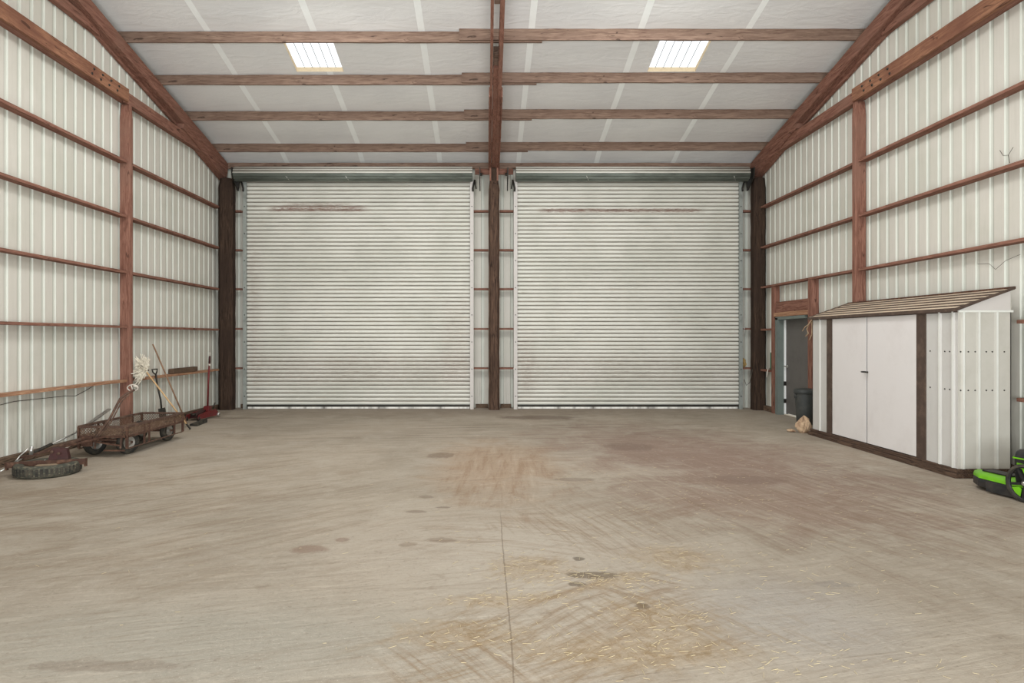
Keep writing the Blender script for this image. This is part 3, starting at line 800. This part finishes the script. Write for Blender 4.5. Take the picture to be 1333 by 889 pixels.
tag(MB().tube([(6.23, 12.07, 2.0), (6.15, 12.05, 1.93), (6.10, 12.06, 1.80), (6.12, 12.04, 1.72), (6.07, 12.05, 1.66)], .012, 6).tube([(6.22, 12.07, 1.95), (6.05, 12.03, 1.84), (6.0, 12.03, 1.76)], .009, 6).tube([(6.2, 12.07, 1.93), (6.18, 12.03, 1.7), (6.13, 12.03, 1.58)], .01, 6).build('frayed_rope', M['sack']), 'frayed tan rope end hanging from the stud beside shed roof', 'rope')

# ------------------------------------------------------------------ mower (front right)
H = Vector((-.2, .98, 0)).normalized(); Rt = Vector((H.y, -H.x, 0))
MO = Vector((5.33, 6.26, 0))      # below the near wheel
def mw(f, r, z): return MO + H*f + Rt*r + Vector((0,0,z))
mo = thing('push_mower', 'bright green and black push mower with spoked wheel by shed corner', 'mower', mw(.2, .25, 0))
WRd = .19
def wheel_parts(parent, c, ax, r, w, name='wheel'):
    prof = [(r*.86, -w/2), (r*.97, -w/2), (r, -w*.3), (r, w*.3), (r*.97, w/2), (r*.86, w/2), (r*.84, 0), (r*.86, -w/2)]
    t = MB().lathe(c, ax, prof, n=40).build(name, M['rubber'], parent)
    s = MB()
    c = Vector(c); d = Vector(ax).normalized(); x = d.orthogonal().normalized(); y = d.cross(x)
    for k in range(5):
        a = 2*math.pi*k/5 + .3; u = x*math.cos(a) + y*math.sin(a)
        s.beam(c + u*r*.1, c + u*r*.87, w*.45, .026, up=(u.cross(d)))
    s.lathe(c, ax, [(r*.86, -w*.3), (r*.82, -w*.3), (r*.80, 0), (r*.82, w*.3), (r*.86, w*.3)], n=40)
    s.lathe(c, ax, [(.001, -w*.55), (r*.16, -w*.5), (r*.2, -w*.3), (r*.2, w*.3), (r*.16, w*.5), (.001, w*.55)], n=20)
    s.build('wheel_spokes', M['mower_black'], t)
    return t
for r in (0, .50):
    wt = wheel_parts(mo, mw(0, r, WRd), Rt, WRd, .045)
    g = MB(); c = mw(0, r, WRd); dd = Rt; x = dd.orthogonal().normalized(); y = dd.cross(x)
    sgn = -1 if r == 0 else 1
    for k in range(5):
        a0 = 2*math.pi*k/5 + .3 + .24; a1 = a0 + 2*math.pi/5 - .48
        pts = []
        for (rad, aa) in ((.40, (a0+a1)/2-.18), (.78, a0), (.78, (a0+a1)/2), (.78, a1), (.40, (a0+a1)/2+.18)):
            pts.append(c + (x*math.cos(aa) + y*math.sin(aa))*WRd*rad - dd*.004)
        if k in (0, 1, 3): MB().poly(pts, dd*.008).build('hub_insert', M['green'], wt)
    MB().lathe(mw(0, r + sgn*.026, WRd), Rt*sgn, [(.022, 0), (.018, .006), (.001, .008)], n=14).build('hub_cap', M['chrome'], wt)
MB().tube([mw(0, 0, WRd), mw(0, .50, WRd)], .009, 8).build('axle', M['black_steel'], mo)
# deck, wider to the front
def deckring(z, k):
    return [mw(f, .25 + (r-.25)*k, z) for f, r in ((-.12,.10),(-.05,.07),(.25,.05),(.55,.08),(.70,.18),(.72,.28),(.66,.40),(.45,.46),(.1,.44),(-.12,.40))]
dk = MB(); rings = [deckring(.045, 1.08), deckring(.10, 1.08), deckring(.13, .98)]; n = 10
for rg in rings: dk.v += [tuple(p) for p in rg]
for i in range(2):
    for k in range(n):
        a = i*n+k; b = i*n+(k+1) % n; dk.f.append((a, b, b+n, a+n)); dk.mi.append(0); dk.sm.append(False)
dk.f.append(tuple(2*n+k for k in range(n))); dk.mi.append(0); dk.sm.append(False)
dk.build('deck', M['mower_black'], mo, bevel=.008)
gt = MB(); rings = [deckring(.128, 1.02), deckring(.155, .98), deckring(.175, .78), deckring(.18, .3)]
for rg in rings: gt.v += [tuple(p) for p in rg]
for i in range(3):
    for k in range(n):
        a = i*n+k; b = i*n+(k+1) % n; gt.f.append((a, b, b+n, a+n)); gt.mi.append(0); gt.sm.append(i > 0)
gt.f.append(tuple(3*n+k for k in range(n))); gt.mi.append(0); gt.sm.append(False)
gt.build('deck_cover', M['green'], mo)
MB().poly([mw(.30,.18,.182), mw(.62,.2,.182), mw(.60,.34,.182), mw(.30,.36,.182)], (0,0,.014)).build('deck_lid', M['mower_black'], mo, bevel=.004)
MB().poly([mw(.1,.02,.02), mw(.42,.02,.02), mw(.45,.045,.11), mw(.1,.03,.12)], Rt*.012).build('side_guard', M['mower_black'], mo)
hb = MB()
body = lambda k, z, f0=-.10, f1=.20: [mw(f, .25+(r-.25)*k, z) for f, r in ((f0,.10),(f0+.05,.06),(f1-.04,.06),(f1,.12),(f1,.38),(f1-.04,.44),(f0+.05,.44),(f0,.40))]
rings = [body(.9,.17), body(1,.27), body(1,.42), body(.9,.475), body(.6,.495)]; n = 8
for rg in rings: hb.v += [tuple(p) for p in rg]
for i in range(4):
    for k in range(n):
        a = i*n+k; b = i*n+(k+1) % n; hb.f.append((a, b, b+n, a+n)); hb.mi.append(0); hb.sm.append(False)
hb.f.append(tuple(4*n+k for k in range(n))); hb.mi.append(0); hb.sm.append(False)
hb.build('motor_housing', M['mower_black'], mo, bevel=.01)
gs = MB()
def strip(p, q, w): gs.beam(p, q, .006, w, up=(0,0,1))
strip(mw(-.06,.055,.418), mw(.17,.055,.418), .014)
strip(mw(.17,.055,.418), mw(.205,.12,.418), .014); strip(mw(.205,.12,.418), mw(.205,.38,.418), .014)
strip(mw(.04,.055,.32), mw(.13,.055,.327), .012); strip(mw(.04,.055,.32), mw(.035,.055,.37), .012); strip(mw(.06,.055,.36), mw(.13,.055,.363), .02)
gs.build('green_accent', M['green'], mo)
MB().tube([mw(.20,.20,.29), mw(.25,.20,.29)], .008, 6).build('knob', M['chrome'], mo)
hd = MB()
for r in (.08, .42): hd.tube([mw(-.06, r, .26), mw(-.35, r, .62), mw(-.62, r, .95)], .012, 8)
hd.tube([mw(-.62,.08,.95), mw(-.66,.10,1.0), mw(-.66,.40,1.0), mw(-.62,.42,.95)], .013, 8)
hd.build('push_handle', M['mower_black'], mo)

# ------------------------------------------------------------------ mesh garden cart (left)
ct = thing('garden_cart', 'rusty brown steel mesh garden cart with four tyres by left wall', 'cart', (-5.22, 9.5, 0))
cx0, cx1, cy0, cy1, zt, zf = -5.58, -4.92, 8.68, 10.27, .415, .28
fr = MB()
for (a, b) in (((cx0,cy0),(cx1,cy0)),((cx1,cy0),(cx1,cy1)),((cx1,cy1),(cx0,cy1)),((cx0,cy1),(cx0,cy0))):
    fr.beam((*a,zt), (*b,zt), .035, .03, seg=4, jit=.002)
fr.build('top_rim', M['rust_light'], ct)
fr = MB()
for (a, b) in (((cx0,cy0),(cx1,cy0)),((cx1,cy0),(cx1,cy1)),((cx1,cy1),(cx0,cy1)),((cx0,cy1),(cx0,cy0))):
    fr.beam((*a,zf), (*b,zf), .03, .03)
for yy in (9.1, 9.5, 9.9): fr.beam((cx0,yy,zf-.01), (cx1,yy,zf-.01), .025, .02)
fr.build('floor_frame', M['rust'], ct)
for (xx, yy) in ((cx0,cy0),(cx1,cy0),(cx1,cy1),(cx0,cy1)):
    MB().beam((xx,yy,.12), (xx,yy,zt), .03, .03, up=(1,0,0)).build('corner_upright', M['rust'], ct)
for xx in (cx0, cx1):
    for yy in (9.12, 9.25, 10.0):
        MB().beam((xx,yy,.12), (xx,yy,zt), .022, .022, up=(1,0,0)).build('side_upright', M['rust'], ct)
    MB().beam((xx,cy0,.115), (xx,cy1,.115), .02, .012).build('lower_rail', M['rust_light'], ct)
def diamond(o, ux, uy, L, W, p, mb, r=.0032):
    o, ux, uy = Vector(o), Vector(ux), Vector(uy)
    nn = int((L+W)/p)+1
    for k in range(nn):
        for sg in (0, 1):
            c = k*p
            s0 = max(0, c-W); s1 = min(L, c)
            if s1-s0 < .01: continue
            f = (lambda s: o+ux*s+uy*(c-s)) if sg == 0 else (lambda s: o+ux*s+uy*(W-(c-s)))
            mb.beam(f(s0), f(s1), r*1.6, r, up=ux.cross(uy))
ms = MB(); diamond((cx0,cy0,zf+.017), (0,1,0), (1,0,0), cy1-cy0, cx1-cx0, .045, ms, .006); ms.build('mesh_floor', M['mesh_rust'], ct)
for o, ux, L in (((cx0,cy0,zf),(0,1,0),cy1-cy0), ((cx1,cy0,zf),(0,1,0),cy1-cy0), ((cx0,cy0,zf),(1,0,0),cx1-cx0), ((cx0,cy1,zf),(1,0,0),cx1-cx0)):
    ms = MB(); diamond(o, ux, (0,0,1), L, zt-zf, .040, ms, .0034); ms.build('mesh_side', M['mesh_rust'], ct)
MB().box(cx0+.01, cx1-.01, cy0+.01, cy1-.01, zf-.004, zf+.004).build('floor_sheet', M['rust'], ct)
def cart_wheel(c, ax, r=.16, w=.085):
    prof = [(r*.52, -w*.35), (r*.62, -w*.5), (r*.88, -w*.5), (r*.98, -w*.28), (r, 0), (r*.98, w*.28), (r*.88, w*.5), (r*.62, w*.5), (r*.52, w*.35)]
    t = MB().lathe(c, ax, prof, n=36).build('wheel', M['rubber'], ct)
    d = Vector(ax).normalized(); c = Vector(c)
    MB().lathe(c, ax, [(.001,-w*.42),(r*.15,-w*.42),(r*.2,-w*.18),(r*.42,-w*.15),(r*.5,-w*.38),(r*.56,-w*.38),(r*.52,0),(r*.56,w*.38),(r*.5,w*.38),(r*.42,w*.15),(r*.2,w*.18),(r*.15,w*.42),(.001,w*.42)], n=28).build('wheel_rim', M['rim'], t)
    return t
ax1 = Vector((.82, -.42, 0)); ax2 = Vector((1, -.10, 0))
cart_wheel((-5.48, 8.88, .16), ax1); cart_wheel((-5.05, 8.93, .16), ax1)
cart_wheel((-5.50, 10.06, .16), ax2); cart_wheel((-5.06, 10.06, .16), ax2)
for y in (8.95, 10.10):
    MB().beam((-5.50, y, .16), (-5.00, y, .16), .03, .03).build('axle_bar', M['rust'], ct)
for (xx, yy) in ((-5.38,8.9),(-5.06,8.95),(-5.42,10.1),(-5.1,10.1)):
    MB().beam((xx,yy,.16), (xx,yy,zf), .03, .03, up=(1,0,0)).build('axle_strut', M['rust'], ct)
for q_ in (-5.35, -5.0):
    MB().beam((q_, 8.66, .12), (q_, 8.72, zt-.02), .02, .02, up=(1,0,0)).build('front_strut', M['rust_light'], ct)
st = MB().beam((-5.47, 8.70, .22), (-5.0, 8.66, .16), .02, .02); st.beam((-5.2,8.62,.10), (-4.92,8.62,.10), .02, .02); st.beam((-5.35,8.62,.24),(-5.2,8.95,.20), .03, .03); st.build('steering_bar', M['rust'], ct)
MB().box(cx0+.05, cx0+.2, cy0-.03, cy0-.012, zf-.13, zf-.0).build('tow_plate', M['rust'], ct)
hn = MB().tube([(-5.33, 8.60, .24), (-5.17, 8.68, .50), (-5.06, 8.76, .79), (-5.00, 8.82, .86), (-4.93, 8.88, .905)], .017, 8)
hn.tube([(-5.31, 8.60, .24), (-5.14, 8.68, .48), (-5.03, 8.76, .77), (-4.97, 8.82, .845)], .010, 8)
hn.build('pull_handle', M['rust_light'], ct)
hg = MB(); pts = []
for k in range(13):
    a = 2*math.pi*k/12; pts.append((-4.965+.075*math.cos(a), 8.90, .93+.045*math.sin(a)))
hg.tube(pts, .008, 8, caps=False); hg.tube([(-4.96,8.9,.885),(-4.99,8.9,.975)], .009, 6); hg.tube([(-4.95,8.9,.955),(-4.90,8.9,.95)], .018, 8)
hg.build('handle_grip', M['white_tape'], ct)

# ------------------------------------------------------------------ tyre drag with red bracket and poles
ty = thing('tyre_drag', 'worn tyre lying flat with rusty angle frame and dark red bracket', 'tyre drag', (-5.27, 7.62, 0))
c = (-5.27, 7.62, 0); R_ = .345; hh = .145
MB().lathe(c, (0,0,1), [(R_*.70,.012),(R_*.9,0),(R_*.97,.015),(R_,.045),(R_,hh-.045),(R_*.97,hh-.012),(R_*.9,hh),(R_*.72,hh-.008),(R_*.66,hh-.03),(R_*.72,hh*.5),(R_*.70,.012)], n=48).build('tyre', M['tread'], ty)
tb = MB()
for k in range(44):
    a = 2*math.pi*k/44; u = Vector((math.cos(a), math.sin(a), 0)); p = Vector(c)
    tb.beam(p+u*(R_+.001)+Vector((0,0,.03)), p+u*(R_+.001)+Vector((0,0,hh-.03)), .030, .004, up=u)
tb.build('tread_block', M['rubber'], ty)
MB().lathe((c[0], c[1], 0), (0,0,1), [(R_*.71,hh*.55),(R_*.45,hh*.62),(R_*.3,hh*.85),(.001,hh*.85)], n=32).build('dirt_fill', paint('dusty_dirt', lin(140,122,100), lin(110,94,76), .95), ty)
fb = MB().beam((-5.66, 7.48, hh+.01), (-4.88, 7.72, hh+.01), .035, .014, seg=6, jit=.002); fb.beam((-5.66,7.465,hh-.02),(-4.88,7.705,hh-.02), .008, .06)
fb.build('angle_bar', M['rust'], ty)
fb = MB()
for p in ((-5.66,7.48), (-4.88,7.72)): MB().beam((*p, hh+.02), (*p, hh-.075), .04, .02, up=(1,0,0)).build('end_tab', M['rust'], ty)
br = MB().poly([(-5.28,7.63,hh+.005),(-5.07,7.70,hh+.005),(-5.12,7.73,hh+.13),(-5.27,7.69,hh+.15)], (-.03,.09,0)); br.build('red_bracket', M['red_dull'], ty)
q = MB()
for (a, b) in ((-5.24, hh+.11), (-5.16, hh+.09)): MB().lathe((a, 7.645, b), (.25,-1,0), [(.02,0),(.018,.014),(.001,.016)], n=8).build('bolt_head', M['rust_light'], ty)
MB().beam((-5.29, 7.60, hh+.03), (-5.29, 7.60, hh-.03), .02, .01, up=(1,0,0)).build('latch_pin', M['chrome'], ty)
tg = MB().beam((-5.70, 7.75, hh+.02), (-5.24, 8.72, .28), .04, .022, seg=4, jit=.004); tg.build('tongue_bar', M['rust'], ty)
tl = MB().beam((-5.78, 7.9, hh-.02), (-5.50, 8.60, .26), .03, .03); tl.build('side_bar', M['rust_light'], ty)
q = MB().tube([(-5.62, 7.78, hh+.13), (-5.68, 7.72, hh+.05), (-5.70, 7.66, hh-.02)], .008, 6); q.tube([(-5.60,7.8,hh+.05),(-5.60,7.8,hh+.15)], .022, 8); q.build('hitch_clevis', M['chrome'], ty)
# long pole leaning from the tyre to the cart rim
lp = thing('steel_pole', 'long pale steel channel with dark grip propped on the cart corner', 'pole', (-5.83, 7.95, .09))
MB().beam((-5.66, 8.78, .335), (-5.78, 9.72, .54), .05, .022).build('channel', M['chrome'], lp)
MB().tube([(-5.72, 8.30, .225), (-5.66, 8.80, .335)], .012, 8).build('pole_rod', M['chrome'], lp)
MB().tube([(-5.77, 7.98, .155), (-5.72, 8.34, .235)], .022, 8).build('rubber_grip', M['rubber'], lp)
MB().tube([(-5.83, 7.60, .03), (-5.77, 8.0, .16)], .010, 8).build('pole_tip', M['chrome'], lp)
tag(MB().tube([(-5.60, 8.35, .16), (-5.55, 8.55, .225)], .022, 8).build('white_rod', M['white_tape']), 'short white rod lying on the tyre drag tongue beside the cart', 'rod')

# ------------------------------------------------------------------ mop, stick, shovel
mp = thing('string_mop', 'white string mop leaning upside down against left wall', 'mop', (-5.22, 11.05, 0))
a = Vector((-5.25, 11.25, .01)); b = Vector((-5.98, 11.12, 1.06))
MB().tube([a, b], .014, 10).build('mop_handle', M['pale_wood'], mp)
MB().tube([a + (a-b).normalized()*-.12, a], .0155, 10).build('handle_tip', M['rubber'], mp)
yr = MB(); rr = random.Random(5)
for k in range(340):
    an = math.radians(rr.uniform(62, 205)); L = rr.uniform(.14, .40)*(.72+.28*math.sin(an-.9)**2); spx = rr.uniform(-.12, .12)
    base = b + Vector((rr.uniform(-.02,.02), rr.uniform(-.05,.05), rr.uniform(-.02,.02)))
    d1 = Vector((spx, math.cos(an), math.sin(an)))
    droop = rr.uniform(.02, .12)
    pts = []
    for q_ in range(5):
        f_ = q_/4
        p = base + d1*L*f_ + Vector((rr.uniform(-.012,.012), rr.uniform(-.014,.014), rr.uniform(-.01,.01) - droop*f_*f_))
        p.x = min(max(p.x, XL+.03), b.x+.12); pts.append(p)
    yr.tube(pts, [.006,.0075,.0075,.0075,.006], 5)
yr.build('mop_yarn', M['mop'], mp)
MB().beam(b - Vector((0,.09,0)), b + Vector((0,.09,0)), .03, .03).build('mop_clamp', M['red_dull'], mp)
tag(MB().tube([(-5.47, 11.62, .01), (-6.02, 11.44, 1.52)], .0135, 10).build('wooden_stick', M['old_wood']), 'plain brown wooden broomstick leaning taller than the mop on left wall', 'stick')
sv = thing('spade', 'dark D-handled spade standing behind the cart against left wall', 'spade', (-5.92, 11.60, 0))
MB().tube([(-5.94, 11.60, .28), (-5.96, 11.60, .5), (-6.00, 11.58, .72), (-6.03, 11.56, .97)], .0165, 10).build('shaft', M['black_steel'], sv)
MB().tube([(-6.03,11.56,.96), (-6.045,11.49,1.01), (-6.05,11.47,1.06), (-6.05,11.65,1.06), (-6.045,11.63,1.01), (-6.03,11.56,.96)], .012, 8).build('d_grip', M['black_steel'], sv)
bl = MB(); rows = []
for i in range(7):
    v = i/6; wd = .125*(1 - .55*max(0, v-.55)/.45)
    z = .35 - .34*v
    for k in range(7):
        u = k/6*2-1; bl.v.append((-5.94+.02*(1-u*u)+.05*v, 11.60+wd*u, z))
for i in range(6):
    for k in range(6):
        q = i*7+k; bl.f.append((q, q+1, q+8, q+7)); bl.mi.append(0); bl.sm.append(True)
bo = bl.build('blade', M['black_steel'], sv); so = bo.modifiers.new('t', 'SOLIDIFY'); so.thickness = .006

# ------------------------------------------------------------------ red trolley jack
jk = thing('trolley_jack', 'red trolley jack with upright red handle near left corner post', 'jack', (-5.74, 12.8, 0))
for s in (-1, 1):
    MB().poly([(-5.78+s*.12+.0,12.42,.04),(-5.78+s*.12,12.46,.12),(-5.74+s*.13,12.85,.155),(-5.72+s*.13,13.08,.165),(-5.71+s*.13,13.16,.10),(-5.71+s*.13,13.1,.035),(-5.76+s*.12,12.6,.03)], (.012,0,0)).build('side_frame', M['red'], jk)
MB().poly([(-5.84,12.50,.10),(-5.84,12.95,.17),(-5.84,12.95,.15),(-5.84,12.50,.05)], (.12,0,0)).build('lift_arm', M['red_dull'], jk)
MB().lathe((-5.78,12.50,.10), (0,0,1), [(.001,.03),(.03,.03),(.05,.045),(.055,.04),(.05,0),(.001,0)], n=16).build('saddle', M['black_steel'], jk)
for (x, y, r) in ((-5.90,12.47,.042),(-5.66,12.47,.042),(-5.87,13.14,.048),(-5.55,13.14,.048)):
    MB().lathe((x, y, r), (1,0,0), [(.001,-.02),(r*.9,-.02),(r,-.01),(r,.01),(r*.9,.02),(.001,.02)], n=20).build('caster', M['chrome'] if y > 13 else M['black_steel'], jk)
MB().tube([(-5.9,13.14,.048),(-5.53,13.14,.048)], .012, 8).build('rear_axle', M['black_steel'], jk)
MB().box(-5.77, -5.66, 12.93, 13.06, .10, .24).build('handle_socket', M['red'], jk, bevel=.006)
MB().tube([(-5.715,13.0,.20), (-5.70,13.0,.75), (-5.675,12.99,1.12)], .019, 10).build('jack_handle', M['red'], jk)
MB().tube([(-5.672,12.99,1.06), (-5.668,12.988,1.10)], .021, 10).build('pale_collar', M['white_tape'], jk)
MB().tube([(-5.675,12.99,1.12), (-5.665,12.985,1.26)], .0225, 10).build('handle_sleeve', M['red_dull'], jk)
MB().tube([(-5.665,12.985,1.26), (-5.662,12.985,1.34)], .008, 8).build('handle_tip', M['white_tape'], jk)
MB().tube([(-5.62,13.02,.17), (-5.58,13.04,.30)], .012, 8).build('pedal', M['black_steel'], jk)
tag(MB().poly([(-5.50,11.75,.0),(-5.34,11.72,.0),(-5.34,11.72,.07),(-5.50,11.75,.035)], (-.06,.55,.0)).build('wheel_chock', M['rubber']), 'dark wedge of rubber on the floor between mop tip and jack', 'wedge')
tag(MB().box(XL+.02, XL+.12, 12.32, 13.35, .936, 1.03).build('timber_offcut', M['sill'], bevel=.004), 'dark brown timber offcut resting on the lowest girt above the jack', 'offcut')

# loose wires and webs on the walls
tag(MB().tube([(XL+.02,7.6,.74),(XL+.02,8.3,.80),(XL+.03,8.8,.79),(XL+.03,9.3,.78),(XL+.04,9.5,.76),(XL+.03,9.8,.83),(XL+.02,9.98,.88)], .004, 5).build('wall_wire', M['wire']),
    'thin dark wire sagging along the left wall under the lowest girt', 'wire')
tag(MB().tube([(XR-.02,7.80,3.94),(XR-.03,7.74,3.86),(XR-.03,7.66,3.84),(XR-.02,7.6,3.92)], .003, 5).tube([(XR-.03,7.66,3.84),(XR-.03,7.64,3.74)], .003, 5).build('wall_wire', M['wire']),
    'small tangle of dark wire on the right wall above the second highest girt', 'wire')
tag(MB().tube([(XR-.02,8.15,2.58),(XR-.03,7.95,2.56),(XR-.03,7.85,2.48),(XR-.03,7.7,2.57),(XR-.02,7.5,2.62)], .0025, 5).build('wall_wire', M['wire']),
    'thin dark wire hanging under the middle girt of the right wall', 'wire')

# straw litter
rr = random.Random(11); sw = MB()
cl = [(.32,4.5,.4,.3,80),(.85,4.25,.4,.15,90),(1.02,3.7,.35,.35,90),(.15,3.95,.5,.15,60),(-.1,3.5,.5,.2,40),(.8,3.3,.7,.2,80),(1.4,4.7,.4,.4,40),(2.3,6.2,1.6,1.6,130),(3.3,7.5,1.8,2.2,130),(1.3,8,.6,1.5,50),(0,5,3,2,70),(2.2,4.4,.8,.6,50),(1.7,3.2,.8,.2,60)]
for (cx, cy, sx, sy, n) in cl:
    for _ in range(n):
        x, y = rr.gauss(cx, sx*.6), rr.gauss(cy, sy*.6); a = rr.uniform(0, math.pi) if rr.random() < .5 else rr.gauss(.3, .4); L = rr.uniform(.012, .045)
        L *= .55; dx, dy = math.cos(a)*L, math.sin(a)*L
        sw.beam((x-dx,y-dy,.0015), (x+dx,y+dy,.0015+rr.uniform(0,.004)), .0018, .0014)
tag(sw.build('straw_litter', paint('dry_straw', lin(184,168,134), lin(146,128,98), .9, 0, 30), recalc=False), 'scattered bits of dry straw on the concrete floor', 'straw', kind='stuff')

# ------------------------------------------------------------------ camera
cam = bpy.data.cameras.new('camera'); co = bpy.data.objects.new('camera', cam); C.objects.link(co)
co.location = (0, 0, CAMH); co.rotation_euler = (math.radians(90), 0, 0)
cam.sensor_width = 36; cam.lens = 825/1333*36
cam.shift_x = (666.5-633)/1333; cam.shift_y = (440-444.5)/1333
cam.clip_start = .05; cam.clip_end = 200
SC.camera = co

# ------------------------------------------------------------------ light
w = bpy.data.worlds.new('sky'); SC.world = w; w.use_nodes = True
bg = w.node_tree.nodes['Background']; bg.inputs[0].default_value = (.93, .97, 1.0, 1); bg.inputs[1].default_value = 1.05
def area(name, loc, size, size_y, power, rot, col=(.97, .985, 1)):
    l = bpy.data.lights.new(name, 'AREA'); l.shape = 'RECTANGLE'; l.size = size; l.size_y = size_y
    l.energy = power; l.color = col
    o = bpy.data.objects.new(name, l); C.objects.link(o); o.location = loc; o.rotation_euler = rot
    return o
for x in (-2.9, 2.9):  # unseen fill lights added under the roof to brighten walls and floor
    area('roof_lamp', (x*.85, 8.2, 6.85), 1.4, 2.2, 255, (math.radians(28), 0, 0))
    area('roof_lamp', (x, 2.5, 7.2), 1.4, 2.0, 50, (0, 0, 0))
area('bounce_lamp', (0, -1.2, 1.2), 8.0, 2.0, 1080, (math.radians(118), 0, 0), (.93, .97, 1))  # unseen fill light added behind the camera to brighten ceiling and doors
SC.view_settings.view_transform = 'Standard'
SC.view_settings.look = 'None'
SC.view_settings.exposure = 0.0
